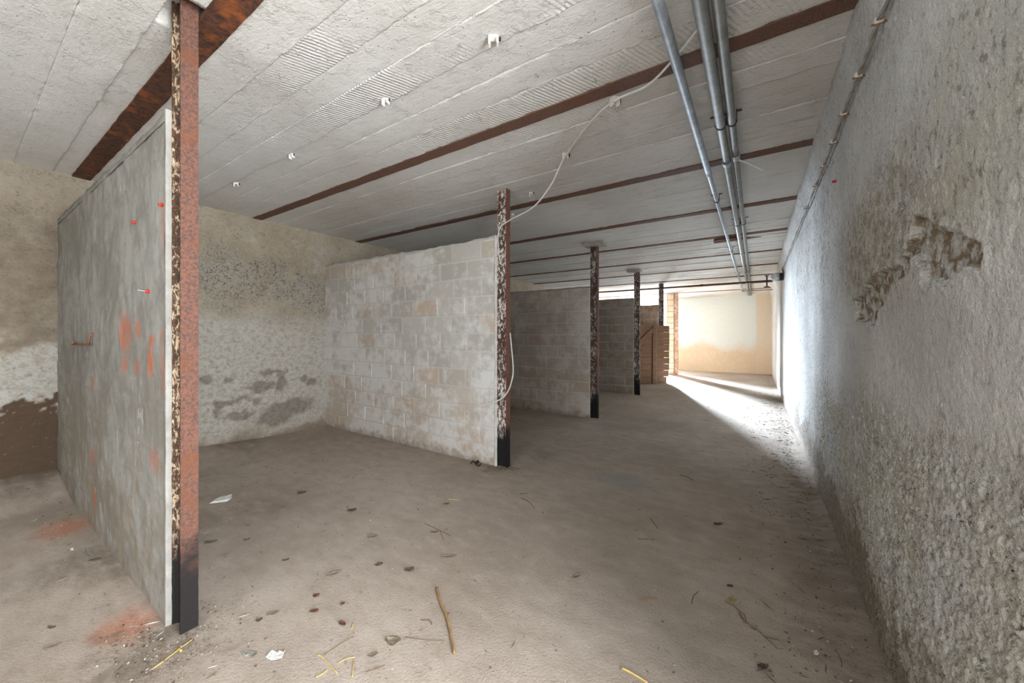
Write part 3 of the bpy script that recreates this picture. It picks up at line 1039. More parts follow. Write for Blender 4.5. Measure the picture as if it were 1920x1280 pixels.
# ------------------------------------------------------------------ steel posts
def post(k, label, mf, mw, top, cap=None):
    th = thing('steel_post', label, 'post', (PX[k] - 0.05, PY[k], 0), (0, 0, 0), 'rusty steel posts')
    zs = np.linspace(-0.02, top, 80)

    def plate(name, x0, x1, y0, y1, mat, sd):
        rr = np.random.RandomState(sd)
        vs, fs = [], []
        for z in zs:
            j = rr.uniform(-0.0008, 0.0008, 4)
            vs += [(x0 + j[0], y0 + j[1], z), (x1 + j[2], y0 + j[1], z), (x1 + j[2], y1 + j[3], z), (x0 + j[0], y1 + j[3], z)]
        for i in range(len(zs) - 1):
            for q in range(4):
                r_ = (q + 1) % 4
                fs.append((i * 4 + q, i * 4 + r_, i * 4 + 4 + r_, i * 4 + 4 + q))
        n_ = len(zs) - 1
        fs += [(3, 2, 1, 0), tuple(n_ * 4 + q for q in range(4))]
        return MB().add(vs, fs).obj(name, mat, th)
    plate('flange', 0.042, 0.05, -0.0275, 0.0275, mf, 1 + k)
    plate('flange', -0.05, -0.042, -0.0275, 0.0275, mw, 11 + k)
    plate('web', -0.042, 0.042, -0.004, 0.004, mw, 21 + k)
    # rolled fillets between web and flanges
    for sx in (-1, 1):
        for sy in (-1, 1):
            vs = []
            for z in (-0.02, top):
                vs += [(sx * 0.042, sy * 0.004, z), (sx * 0.030, sy * 0.004, z), (sx * 0.042, sy * 0.016, z)]
            MB().add(vs, [(0, 1, 2), (5, 4, 3), (0, 3, 4, 1), (1, 4, 5, 2), (2, 5, 3, 0)]).obj('fillet', mw, th)
    if cap:
        x0, x1, z0, z1, mt = cap
        MB().box(x0, x1, -0.085, 0.085, z0, z1, 0.006, 0.003, random.Random(k)).obj('cap_plate', mt, th)
    return th


post(0, 'tall red rusted steel post nearest the viewer', M_FLANGE1, M_WEB1, 2.475)
post(1, 'steel post with white flaking paint and a loose white cable', M_FLANGE2, M_WEB2, hc(PY[1]) + 0.02)
post(2, 'dark flaking steel post with a broad mortar pad on top, third from the viewer', M_FLANGE2, M_WEB3, hc(PY[2]) - 0.03, (-0.13, 0.15, hc(PY[2]) - 0.055, hc(PY[2]) + 0.01, M_MORT_D))
post(3, 'dark steel post with offset cap plate in front of the wooden gate', M_WEB3, M_WEB3, hc(PY[3]) - 0.03, (-0.17, 0.07, hc(PY[3]) - 0.06, hc(PY[3]) + 0.005, M_MORT_D))
post(4, 'steel post rising from behind the leaning wooden gate', M_WEB3, M_WEB3, hc(PY[4]) + 0.01)
post(5, 'pale peeling steel post against the peach block pier at far end', M_WEB6, M_WEB6, hc(PY[5]) + 0.01)


# ------------------------------------------------------------------ leaning wooden gate
def gate():
    a, b = Vector((-2.30, 8.44, 0.03)), Vector((-1.735, 9.50, 0.03))
    d = b - a
    ang = math.atan2(d.y, d.x)
    W, H = d.length, 1.36
    th = thing('wooden_gate', 'low wooden plank gate leaning between the fourth and fifth posts', 'gate', a, (R(-1.5), R(2.2), ang))
    rr = random.Random(4)
    npl = 9
    ph = H / npl
    for i in range(npl):
        cut = {0: 0.10, 1: 0.03}.get(i, 0.0) + rr.uniform(0, 0.008)
        mb = MB().box(0, W - cut, -0.012 + rr.uniform(-.002, .002), 0.012, i * ph + 0.002, (i + 1) * ph - 0.003, 0.003, 0.001, rr)
        mb.obj('plank', M_WOOD, th)
    for x0 in (0.12, 0.66):
        bt = MB().box(-0.06, 0.06, -0.038, -0.013, -0.02, H - 0.02, 0.003, 0.001, rr).obj('batten', M_WOOD, th)
        bt.location = (x0, 0, 0)
        for i in range(npl):
            for sx in (-0.03, 0.028):
                MB().tube([(sx, -0.0375, (i + 0.5) * ph), (sx, -0.042, (i + 0.5) * ph)], 0.008, 6).obj('nail', M_DARK, bt)
    L = math.hypot(0.60, 0.44)
    br = MB().box(0, L, -0.036, -0.0135, -0.055, 0.055, 0.003, 0.001, rr).obj('brace', M_WOOD, th)
    br.location = (0.01, 0, 0.80)
    br.rotation_euler = (0, -math.atan2(0.44, 0.60), 0)
    MB().tube([(0.735, -0.025, -0.005), (0.735, -0.025, 1.30)], 0.006, 8).obj('bolt_rod', M_GALV, th)
    MB().box(0.655, 0.70, -0.04, -0.0, -0.03, 0.0).obj('foot_bracket', M_DARK, th)


gate()

def smooth_path(P, n=8):
    P = [Vector(p) for p in P]
    out = []
    for i in range(len(P) - 1):
        p0, p1, p2, p3 = P[max(i - 1, 0)], P[i], P[i + 1], P[min(i + 2, len(P) - 1)]
        for k in range(n):
            t = k / n
            out.append(0.5 * ((2 * p1) + (-p0 + p2) * t + (2 * p0 - 5 * p1 + 4 * p2 - p3) * t * t + (-p0 + 3 * p1 - 3 * p2 + p3) * t ** 3))
    out.append(P[-1])
    return out


# ------------------------------------------------------------------ conduits under the ceiling
PZ = CAM_H + 1.19


def ring(r, w, y, n=16):
    mb = MB()
    vs, fs = [], []
    for q, (rr_, dy) in enumerate([(r - 0.003, -w / 2), (r, -w / 2), (r, w / 2), (r - 0.003, w / 2)]):
        for k in range(n):
            t = 2 * math.pi * k / n
            vs.append((rr_ * math.cos(t), y + dy, rr_ * math.sin(t)))
    for q in range(4):
        q2 = (q + 1) % 4
        for k in range(n):
            l = (k + 1) % n
            fs.append((q * n + k, q * n + l, q2 * n + l, q2 * n + k))
    return mb.add(vs, fs)


def conduit(label, x, z, r1, r2, ychange, yend, mat, couplings, clamps, ears=(), zend=None):
    th = thing('conduit_pipe', label, 'pipe', (x, 0, z), (0, 0, 0), 'conduits running under the ceiling')
    dz = (zend - z) if zend is not None else 0.0
    ys = [-2.6, ychange - 0.001, ychange + 0.001] + list(np.linspace(ychange + 0.5, yend, 12))
    zz = lambda y: dz * max(0, y - 5.5) / (yend - 5.5)
    pts = [(0, y, zz(y)) for y in ys]
    rad = [r1 if y < ychange else r2 for y in ys]
    MB().tube(pts, rad, 18).obj('tube', mat, th, True)
    for y, w in couplings:
        r = r1 if y < ychange else r2
        o = ring(r + 0.006, w, 0, 18).obj('coupling', M_GALV_B, th)
        o.location = (0, y, zz(y))
    for y in clamps:
        r = r1 if y < ychange else r2
        o = ring(r + 0.004, 0.014, 0, 18).obj('clamp', M_DARK, th)
        o.location = (0, y, zz(y))
        h = hc(y) - (z + zz(y)) + 0.004
        MB().box(-r - 0.006, -r - 0.002, -0.007, 0.007, -0.004, h).box(-r - 0.03, -r - 0.002, -0.007, 0.007, h - 0.012, h - 0.008).obj('clamp_ear', M_DARK, o)
        MB().box(r + 0.002, r + 0.006, -0.007, 0.007, -0.004, h).box(r + 0.002, r + 0.03, -0.007, 0.007, h - 0.012, h - 0.008).obj('clamp_ear', M_DARK, o)
    return th


zf = 2.285
conduit('slim bluish galvanised conduit pipe, the one apart on the side of the posts', -0.2925, PZ, 0.0205, 0.0155, 3.10, 11.2, M_GALV_B, [(3.10, 0.05)], [3.79, 6.16, 8.57], zend=zf)
conduit('thick grey conduit pipe, middle of the three under the ceiling', -0.167, PZ, 0.0255, 0.023, 2.43, 12.7, M_GALV, [(2.98, 0.06), (6.4, 0.07), (10.2, 0.07)], [2.43, 4.7, 8.2], zend=zf - 0.015)
conduit('grey conduit pipe closest to the rough plaster wall', -0.1127, PZ, 0.0215, 0.0195, 2.43, 12.7, M_PVC, [(2.905, 0.07), (8.5, 0.07)], [2.43, 4.7, 8.2], zend=zf - 0.015)

# two pipes crossing the passage near the far end
th = thing('cross_pipe', 'long dark pipe crossing the whole width below the far ceiling', 'pipe', (0, 9.2, 2.235))
MB().tube([(XL + 0.02, 0, -0.02), (-2, 0, -0.012), (XR - 0.02, 0, 0)], 0.017, 12).obj('tube', M_DARK, th, True)
o = ring(0.024, 0.05, 0).obj('coupling', M_DARK, th)
o.rotation_euler = (0, 0, R(90))
o.location = (-1.0, 0, -0.006)
th = thing('cross_pipe', 'short pipe from the slim conduit to the plaster wall', 'pipe', (0, 11.2, 2.30))
MB().tube([(-0.2925, 0, -0.055), (0.0, 0, -0.057), (XR, 0, -0.055)], 0.013, 12).obj('tube', M_GALV, th, True)
MB().tube(smooth_path([(-0.2925, 0.004, zf - 2.30), (-0.2925, 0.012, -0.03), (-0.285, 0.006, -0.05), (-0.26, 0, -0.055)], 4), 0.018, 10).obj('elbow', M_GALV, th, True)
th = thing('pipe_hanger', 'small upright iron hanger between the two crossing pipes', 'hanger', (0.19, 9.2, 2.235))
MB().box(-0.012, 0.012, -0.022, 0.022, -0.12, 0.10, 0.003).obj('strap', M_DARK, th)
MB().box(-0.05, 0.05, -0.02, 0.02, -0.135, -0.115, 0.003).obj('foot', M_DARK, th)
MB().box(-0.04, 0.04, -0.02, 0.02, 0.095, 0.11, 0.003).obj('head_plate', M_DARK, th)

# rusted bracket bolted to the ceiling above the pipes
th = thing('steel_bracket', 'dark rusted steel bracket plates fixed to the ceiling above the pipes', 'bracket', (-0.30, 5.62, hc(5.62)))
MB().box(-0.17, 0.13, 0.03, 0.10, -0.026, 0.004, 0.004, 0.002, random.Random(1)).obj('upper_plate', M_BEAM, th)
MB().box(-0.16, 0.10, -0.10, -0.04, -0.034, -0.004, 0.004, 0.002, random.Random(2)).obj('lower_plate', M_BEAM, th)
MB().box(-0.03, 0.03, -0.05, 0.04, -0.02, 0.004, 0.003).obj('cross_piece', M_BEAM, th)
MB().add([(0.13, 0.03, -0.02), (0.13, 0.09, -0.02), (0.36, 0.10, -0.012), (0.13, 0.03, 0.0), (0.13, 0.09, 0.0), (0.36, 0.10, 0.0)],
         [(0, 1, 2), (5, 4, 3), (0, 2, 5, 3), (1, 4, 5, 2), (0, 3, 4, 1)]).obj('pointed_tongue', M_BEAM, th)

# bulkhead lamp high on the plaster wall
lp = on_x(1455, 519, 0.27)
th = thing('wall_lamp', 'round glass bulkhead lamp high on the plaster wall at far end', 'lamp', (XR - 0.02, lp.y, lp.z))
MB().tube([(0.03, 0, 0), (-0.035, 0, 0)], 0.062, 16).obj('base', M_DARK, th)
MB().sphere((-0.088, 0, 0), 0.068, 16, 10, (1, 1, 1)).obj('glass_globe', M_GLASS, th, True)
cg = MB()
for t in (0, 60, 120):
    pts = [(-0.035 - 0.105 * math.sin(math.pi * q / 8), 0.068 * math.cos(math.pi * q / 8) * math.cos(R(t)), 0.068 * math.cos(math.pi * q / 8) * math.sin(R(t))) for q in range(9)]
    cg.tube(pts, 0.003, 5)
cg.obj('wire_guard', M_DARK, th)
MB().tube([(0.02, 0.01, 0.05), (0.0, 0.0, 0.12), (0.02, -0.03, 0.16)], 0.008, 6).obj('cable_gland', M_DARK, th)


def thing_mesh(name, mb, mat, label, cat, origin, group=None, smooth=False, rot=(0, 0, 0)):
    o = mb.obj(name, mat, None, smooth)
    o.location = origin
    o.rotation_euler = rot
    return tag(o, label, cat, group)


# white cable crossing the ceiling to the second post
cz = 2.402 - 0.022
cpts = [on_z(1330, 30, cz), on_z(1306, 58, cz), on_z(1257, 118, cz), on_z(1212, 161, cz), on_z(1153, 188, cz), on_z(1108, 228, cz), on_z(1060, 292, cz)]
e = on_y(957, 412, 2.60)
q = on_y(1000, 388, 2.50)
q2 = on_y(1034, 345, 2.42)
cpts += [q2, q, e, on_y(940, 424, 2.625), on_y(934, 440, 2.64), Vector((PX[1] - 0.088, 2.648, 1.86)), Vector((PX[1] - 0.06, 2.645, 1.75))]
thing_mesh('electric_cable', MB().tube(smooth_path(cpts, 8), 0.0058, 8), M_CORD, 'white cable sagging from the pipes across the ceiling to the second post', 'cable', (0, 0, 0), None, True)
px = PX[1]
lp2 = [Vector((px + 0.004, PY[1] + 0.02, 1.16)), on_y(958, 640, 2.685), on_y(961, 672, 2.66), on_y(962, 700, 2.63), on_y(955, 728, 2.60), on_y(943, 745, 2.585), on_y(928, 753, 2.58), on_y(904, 761, 2.57)]
thing_mesh('electric_cable', MB().tube(smooth_path(lp2, 8), 0.0055, 8), M_CORD, 'loose white cable end curling out around the lower second post', 'cable', (0, 0, 0), None, True)


# ------------------------------------------------------------------ plastic cable clips on the ceiling
def clip(loc, rz, s, label, group='white cable clips on the ceiling'):
    th = thing('cable_clip', label, 'clip', loc, (0, 0, rz), group)
    mb = MB().box(-0.014 * s, 0.014 * s, -0.010 * s, 0.010 * s, -0.008 * s, 0.006, 0.002 * s)
    mb.obj('clip_base', M_WHITE, th)
    MB().box(-0.014 * s, -0.008 * s, -0.009 * s, 0.009 * s, -0.026 * s, -0.006 * s, 0.0015 * s).obj('prong', M_WHITE, th)
    MB().box(0.008 * s, 0.014 * s, -0.009 * s, 0.009 * s, -0.022 * s, -0.006 * s, 0.0015 * s).obj('prong', M_WHITE, th)
    MB().tube([(0.018 * s, 0, 0.004), (0.018 * s, 0, -0.012 * s)], 0.003 * s, 6).obj('nail', M_DARK, th)
    return th


def cpt(u, v):
    p = on_z(u, v, 2.402)
    return (p.x, p.y, hc(p.y))


for (u, v, rz, s, lab) in [
        (925, 68, .6, 1.0, 'empty white cable clip highest on the ceiling, above the ribbed board'),
        (723, 185, .3, .85, 'empty white cable clip on the ribbed board beside a bent nail'),
        (547, 289, .2, .8, 'empty white cable clip in the middle bay, next to the first partition'),
        (443, 343, .9, .8, 'empty white cable clip nearest the nearest red post'),
        (1153, 184, .9, 1.1, 'white cable clip holding the cable where it leaves the second beam'),
        (1060, 289, .5, 1.0, 'white cable clip holding the cable halfway to the second post'),
        (996, 361, .1, .8, 'empty white cable clip just beside the head of the second post'),
        (962, 401, .3, .7, 'tiny white cable clip behind the second post past the third beam')]:
    clip(cpt(u, v), rz, s * 1.55, lab)
for (u, v, lab) in [(862, 80, 'small bare nail sticking from the ceiling below the highest clip'), (1006, 137, 'small bare nail in the ceiling above the middle of second beam'),
                    (1115, 146, 'small bare nail in the ceiling touching the second beam'), (899, 218, 'small bare nail in ceiling under the ribbed board'), (702, 182, 'bent nail in the ceiling beside an empty clip')]:
    x, y, z = cpt(u, v)
    thing_mesh('ceiling_nail', MB().tube([(0, 0, 0.006), (0.001, 0, -0.012), (0.006, 0.003, -0.018)], [0.0025, 0.0025, 0.002], 6).tube([(0.006, 0.003, -0.018), (0.007, 0.0035, -0.020)], 0.005, 8),
               M_OLDCORD, lab, 'nail', (x, y, z), 'bare nails in the ceiling')

# cut cable tie hanging from the pipe
tpt = Vector((-0.1127 + 0.02, 2.96, PZ - 0.01))
thing_mesh('cable_tie', MB().tube(smooth_path([(0, 0, 0), (0.05, 0.03, -0.025), (0.135, 0.09, -0.07)], 4), 0.0038, 6).box(-0.006, 0.006, -0.006, 0.006, -0.005, 0.005),
           M_WHITE, 'white cable tie end poking out from the pipe closest to the plaster wall', 'cable tie', tpt)

# cable pinned along the top of the plaster wall
wx = XR - 0.022
pts = []
for (u, v) in [(1668, -6), (1648, 38), (1628, 95), (1610, 140), (1594, 180), (1582, 212), (1563, 265), (1545, 310), (1530, 346), (1513, 388)]:
    pts.append(on_x(u, v, wx))
pts = [Vector((wx, 0.3, 2.2)), Vector((wx, 1.1, 2.205))] + pts
zl = pts[-1].z
pts += [Vector((wx, y, zl + 0.006 * math.sin(y * 3))) for y in (4.6, 5.4, 6.2, 7.0, lp.y - 0.02)]
sp = smooth_path(pts, 6)
mb = MB()
mb.tube([p + Vector((-0.004 * math.cos(i * 0.9), 0, 0.004 * math.sin(i * 0.9))) for i, p in enumerate(sp)], 0.0052, 6)
mb.tube([p + Vector((0.004 * math.cos(i * 0.9), 0, -0.004 * math.sin(i * 0.9))) for i, p in enumerate(sp)], 0.0052, 6)
thing_mesh('twisted_cable', mb, M_OLDCORD, 'old grey twisted cable pinned along the top of plaster wall', 'cable', (0, 0, 0), None, True)
ordn = ['nearest the viewer', 'second from the viewer', 'third from the viewer', 'fourth from the viewer', 'fifth from the viewer', 'sixth from the viewer', 'seventh and farthest of the row']
for i, (u, v) in enumerate([(1648, 38), (1610, 140), (1582, 212), (1563, 265), (1545, 310), (1530, 346), (1513, 388)]):
    p = on_x(u, v, wx)
    th = thing('wall_clip', 'cream clip pinning the twisted wall cable, ' + ordn[i], 'clip', p, (0, 0, 0), 'clips along the wall cable')
    MB().box(-0.013, 0.012, -0.008, 0.008, -0.011, 0.010, 0.003).obj('clip_body', M_PORC, th)
    MB().tube([(-0.019, 0.0, -0.010), (0.02, 0.0, -0.010)], 0.0035, 6).obj('pin', M_COPPER, th)

# ------------------------------------------------------------------ plugs and rod on the first partition, plug on the plaster wall
fy = PY[0] - 0.0425
for (u, v, lab, scr) in [(303, 384, 'red wall plug high on the first partition beside the post', 0), (252, 417, 'red wall plug high on the first partition, away from the post', 0), (278, 546, 'red wall plug with a screw midway up the first partition', 1)]:
    p = on_y(u, v, fy)
    th = thing('wall_plug', lab, 'wall plug', (p.x, fy, p.z), (0, 0, 0), 'red plastic wall plugs')
    MB().tube([(0, 0.02, 0), (0, -0.006, 0), (0, -0.010, 0)], [0.0065, 0.0075, 0.006], 10).obj('plug_body', M_RED, th)
    if scr:
        MB().tube([(0, -0.008, 0), (-0.003, -0.03, 0.002)], 0.0028, 6).tube([(-0.003, -0.03, 0.002), (-0.0032, -0.033, 0.002)], 0.006, 8).obj('screw', M_GALV, th)
    else:
        MB().tube([(0, -0.0095, 0), (0, -0.0108, 0)], 0.0035, 8).obj('hole', M_DARK, th)
p = on_x(1565, 340, XR - 0.005)
th = thing('wall_plug', 'tiny red wall plug high on the rough plaster wall', 'wall plug', p, (0, 0, 0), 'red plastic wall plugs')
MB().tube([(0.02, 0, 0), (-0.006, 0, 0), (-0.010, 0, 0)], [0.0065, 0.0075, 0.006], 10).obj('plug_body', M_RED, th)
MB().tube([(-0.0095, 0, 0), (-0.0108, 0, 0)], 0.0035, 8).obj('hole', M_DARK, th)

a, b, c_ = on_y(136, 645, fy - 0.014), on_y(166, 646, fy - 0.014), on_y(169, 627, fy - 0.012)
th = thing('iron_rod', 'bent rusty iron rod sticking out of the first partition', 'rod', (0, 0, 0))
MB().tube([Vector((a.x, fy + 0.02, a.z + 0.01)), a, (a + b) / 2 + Vector((0, 0, -0.002)), b, c_, Vector((c_.x, fy + 0.02, c_.z + 0.01))], 0.006, 8).obj('rod', M_COPPER, th, True)
MB().tube([a + Vector((0.02, 0, -0.006)), a + Vector((0.02, 0, 0.018))], 0.009, 8).obj('nut', M_COPPER, th)


# ------------------------------------------------------------------ things lying on the floor
def fp(u, v):
    p = on_z(u, v, 0.0)
    z = float(fz(p.x, p.y))
    p = on_z(u, v, z)
    return Vector((p.x, p.y, float(fz(p.x, p.y))))


def ang(p0, p1):
    return math.atan2(p1.y - p0.y, p1.x - p0.x)


def leaf_mesh(L, W, curl, seed, ragged=0.15, lobes=0):
    """dry leaf: closed blade with a curled edge and a raised midrib"""
    rr = random.Random(seed)
    n, k = 9, 4
    top = []
    for i in range(n + 1):
        t = i / n
        w = W * 0.5 * (math.sin(math.pi * min(1, max(0.0, t * 0.94 + 0.03))) ** 0.75) * (1 + rr.uniform(-ragged, ragged))
        for j in range(-k, k + 1):
            s = j / k
            top.append((L * (t - 0.5) + 0.03 * L * rr.uniform(-1, 1) * abs(s), w * s, 0.0012 + curl * (abs(s) ** 1.6) * (0.6 + 0.4 * math.sin(3 * t + seed)) + curl * 0.5 * (2 * t - 1) ** 2 + rr.uniform(0, 0.0008)))
    m = 2 * k + 1
    nv = len(top)
    vs = top + [(x, y, z - 0.0009) for x, y, z in top]
    fs = []
    for i in range(n):
        for j in range(m - 1):
            q = (i * m + j, (i + 1) * m + j, (i + 1) * m + j + 1, i * m + j + 1)
            fs.append(q)
            fs.append(tuple(nv + z for z in reversed(q)))
    for i in range(n):
        for j in (0, m - 1):
            fs.append((i * m + j, (i + 1) * m + j, nv + (i + 1) * m + j, nv + i * m + j))
    for i in (0, n):
        for j in range(m - 1):
            fs.append((i * m + j, i * m + j + 1, nv + i * m + j + 1, nv + i * m + j))
    return MB().add(vs, fs)


def leaf(u, v, L, W, rz, curl, mat, label, seed, grp='dry leaves on the floor'):
    p = fp(u, v)
    th = thing('dry_leaf', label, 'leaf', p, (0, 0, rz), grp)
    L, W = L * 0.88, W * 0.88
    leaf_mesh(L, W, curl, seed).obj('blade', mat, th, True)
    MB().tube([(-L * 0.62, 0, 0.0018), (-L * 0.3, 0.001, 0.0022 + curl * 0.1), (L * 0.4, 0, 0.0022 + curl * 0.1)], [0.0012, 0.001, 0.0005], 5).obj('midrib', M_TWIG, th)
    return th


def scrap(u, v, pts, mat, label, lift=0.004, seed=0, name='paper_scrap', cat='paper'):
    """crumpled scrap: polygon outline refined round its centre, closed and thin like the paper it is"""
    p = fp(u, v)
    rr = random.Random(seed)
    n = len(pts)
    cx, cy = sum(q[0] for q in pts) / n, sum(q[1] for q in pts) / n
    rings = [(1.0, 1.0), (0.66, 1.0), (0.33, 1.0)]
    top = []
    for s, _ in rings:
        for q in pts:
            top.append((cx + (q[0] - cx) * s, cy + (q[1] - cy) * s, 0.0015 + rr.uniform(0, lift)))
    top.append((cx, cy, 0.002 + rr.uniform(0, lift)))
    nv = len(top)
    vs = top + [(x, y, z - 0.0008) for x, y, z in top]
    fs = []
    for r_ in range(2):
        for i in range(n):
            j = (i + 1) % n
            q = (r_ * n + i, r_ * n + j, (r_ + 1) * n + j, (r_ + 1) * n + i)
            fs += [q, tuple(nv + z for z in reversed(q))]
    for i in range(n):
        j = (i + 1) % n
        q = (2 * n + i, 2 * n + j, 3 * n)
        fs += [q, tuple(nv + z for z in reversed(q))]
        fs.append((i, nv + i, nv + j, j))
    return thing_mesh(name, MB().add(vs, fs), mat, label, cat, p)


def floor_poly(u, v, pix):
    """outline given as floor points, returned relative to the thing's own place"""
    o = fp(u, v)
    return [((q := fp(a, b)).x - o.x, q.y - o.y) for a, b in pix]


def stick(name, pix, rad, mat, label, cat, group=None, sides=8, lift=0.0, taper=0.5, side=()):
    P = [fp(u, v) for u, v in pix]
    o = P[0].copy()
    n = len(P)
    pts = [Vector((q.x - o.x, q.y - o.y, q.z - o.z + rad * 0.9 + lift * math.sin(math.pi * i / max(1, n - 1)))) for i, q in enumerate(P)]
    sp = smooth_path(pts, 5)
    rr = [rad * (1 - (1 - taper) * i / (len(sp) - 1)) for i in range(len(sp))]
    mb = MB().tube(sp, rr, sides)
    for pix2, r2 in side:
        Q = [fp(u, v) for u, v in pix2]
        mb.tube(smooth_path([Vector((q.x - o.x, q.y - o.y, q.z - o.z + r2)) for q in Q], 4), r2, 5)
    return thing_mesh(name, mb, mat, label, cat, o, group, True)


stick('wooden_stick', [(819, 1104), (826, 1130), (838, 1160), (845, 1190), (852, 1227)], 0.006, M_STICK, 'long pale wooden stick lying in the middle of the floor', 'stick', taper=0.85, side=[([(838, 1160), (843, 1150)], 0.0025)])
stick('straw_stalk', [(284, 1256), (312, 1236), (335, 1218), (361, 1199)], 0.0022, M_STRAW, 'long yellow straw lying at the foot of nearest red post', 'straw', taper=0.8, side=[([(335, 1218), (340, 1222)], 0.004)])
stick('straw_stalk', [(1166, 1253), (1190, 1266), (1214, 1281)], 0.0035, M_STRAW, 'bright yellow straw at the bottom edge of the floor', 'straw', taper=0.9)
stick('bare_twig', [(1361, 1129), (1380, 1140), (1395, 1163), (1420, 1182), (1440, 1200), (1458, 1217)], 0.0028, M_TWIG, 'branched brown twig with a mossy tip near the plaster wall', 'twig', taper=0.5,
      side=[([(1385, 1147), (1395, 1152), (1400, 1168)], 0.0014), ([(1392, 1158), (1384, 1152)], 0.002), ([(1400, 1168), (1388, 1158)], 0.002), ([(1430, 1192), (1450, 1198), (1460, 1200)], 0.0014), ([(1404, 1170), (1392, 1166)], 0.0018)])
mp = fp(1371, 1124)
mb = MB()
rr = random.Random(9)
for i in range(60):
    a = rr.uniform(0, 6.28)
    r_ = abs(rr.gauss(0, 0.022))
    b0 = Vector((math.cos(a) * r_ * 1.6, math.sin(a) * r_ * 0.7, 0.001))
    d_ = Vector((rr.uniform(-1, 1), rr.uniform(-1, 1), rr.uniform(0.1, 0.9))).normalized() * rr.uniform(0.008, 0.018)
    mb.tube([b0, b0 + d_ * 0.6, b0 + d_ + Vector((0, 0, -0.003))], [0.0011, 0.0009, 0.0004], 4)
thing_mesh('moss_tuft', mb, M_MOSS, 'small yellow moss tuft at the end of the branched twig', 'moss', mp)

stick('straw_stalk', [(700, 1240), (620, 1222)][::-1] and [(596, 1228), (606, 1233), (633, 1263)], 0.0018, M_STRAW, 'thin straw beside the white paper scrap, pointing at the viewer', 'straw', taper=0.8)
stick('straw_stalk', [(592, 1270), (604, 1264), (614, 1256)], 0.0018, M_STRAW, 'short straw nearest the bottom edge below the white paper', 'straw', taper=0.8)
stick('straw_stalk', [(608, 1228), (640, 1206), (664, 1193)], 0.0014, M_TWIG, 'thin straw slanting between white paper and large grey leaf', 'straw', taper=0.7)
stick('straw_stalk', [(660, 1270), (663, 1240)], 0.0016, M_STRAW, 'upright thin straw below the large grey leaf', 'straw', taper=0.8)
stick('straw_stalk', [(635, 1243), (650, 1235), (666, 1232)], 0.0016, M_STRAW, 'curved straw below the large grey leaf, crossing another', 'straw', taper=0.8)
stick('bare_twig', [(760, 1195), (800, 1200), (834, 1201)], 0.0012, M_TWIG, 'hair-thin twig running from the large leaf to the long stick', 'twig', taper=0.6)
stick('bare_twig', [(686, 1260), (705, 1254), (722, 1248)], 0.0014, M_TWIG, 'short thin twig just below the large grey leaf', 'twig', taper=0.7)
stick('bare_twig', [(797, 982), (815, 990), (846, 1005)], 0.0022, M_TWIG, 'thin brown twig in the middle of the trodden floor', 'twig', taper=0.6, side=[([(825, 996), (832, 1012)], 0.0014)])
stick('bare_twig', [(977, 934), (990, 940), (1002, 952)], 0.0026, M_TWIG, 'thin dark twig in front of the second post', 'twig', taper=0.6)
stick('bare_twig', [(1219, 972), (1226, 981), (1233, 991)], 0.0030, M_TWIG, 'short dark twig in the open passage floor', 'twig', taper=0.7)
stick('bare_twig', [(1275, 891), (1290, 895), (1300, 901)], 0.0032, M_TWIG, 'curved thin twig farthest along the shaded passage floor', 'twig', taper=0.7)
stick('bare_twig', [(1195, 1010), (1228, 1012)], 0.0018, M_TWIG, 'straight thin twig across the open passage floor', 'twig', taper=0.8)
stick('bare_twig', [(1297, 1132), (1300, 1118), (1310, 1109)], 0.0022, M_TWIG, 'curved twig beside the mossy branched twig', 'twig', taper=0.6)
stick('straw_stalk', [(1198, 1123), (1214, 1122), (1232, 1123)], 0.0025, M_STICK, 'pale chewed straw piece in the middle of the passage', 'straw', taper=1.0)
stick('bare_twig', [(790, 1163), (806, 1164), (809, 1171)], 0.0020, M_TWIG, 'small bent twig beside the long pale stick', 'twig', taper=0.7)
stick('straw_stalk', [(659, 1180), (663, 1167)], 0.0022, M_STRAW, 'short pale straw above the large grey leaf', 'straw', taper=0.9)
stick('straw_stalk', [(840, 936), (862, 938)], 0.0022, M_STRAW, 'pale straw left of the second post on open floor', 'straw', taper=0.9)
stick('bare_twig', [(1566, 1218), (1576, 1236), (1578, 1250)], 0.0020, M_TWIG, 'thin twig closest to the foot of the plaster wall', 'twig', taper=0.7)

scrap(515, 1229, floor_poly(515, 1229, [(498, 1233), (505, 1226), (510, 1221), (521, 1224), (524, 1221), (533, 1225), (529, 1235), (518, 1239), (508, 1238)]), M_PAPER, 'torn white printed paper scrap on the near floor', 0.006, 1)
scrap(468, 1226, floor_poly(468, 1226, [(454, 1228), (460, 1222), (472, 1220), (482, 1221), (481, 1229), (474, 1234), (466, 1231), (458, 1232)]), M_PAPERG, 'grey torn paper scrap beside the white one', 0.005, 2)
scrap(418, 937, floor_poly(418, 937, [(392, 945), (404, 937), (417, 931), (435, 928), (434, 936), (426, 940), (412, 942)]), M_PAPER, 'pale pointed paper scrap behind the nearest red post', 0.012, 3)
scrap(135, 1030, floor_poly(135, 1030, [(131, 1030), (134, 1027), (139, 1028), (138, 1031), (134, 1032)]), M_PAPER, 'tiny white paper chip on the floor by the first partition', 0.003, 4)
scrap(164, 1034, floor_poly(164, 1034, [(158, 1035), (160, 1028), (166, 1027), (170, 1034), (173, 1041), (165, 1042)]), M_PAPERG, 'small grey paper scrap on the floor by the first partition', 0.004, 5)
scrap(1530, 1225, floor_poly(1530, 1225, [(1525, 1222), (1531, 1220), (1536, 1226), (1533, 1229), (1528, 1227)]), M_PAPER, 'small white chip on the floor near the plaster wall', 0.004, 6)

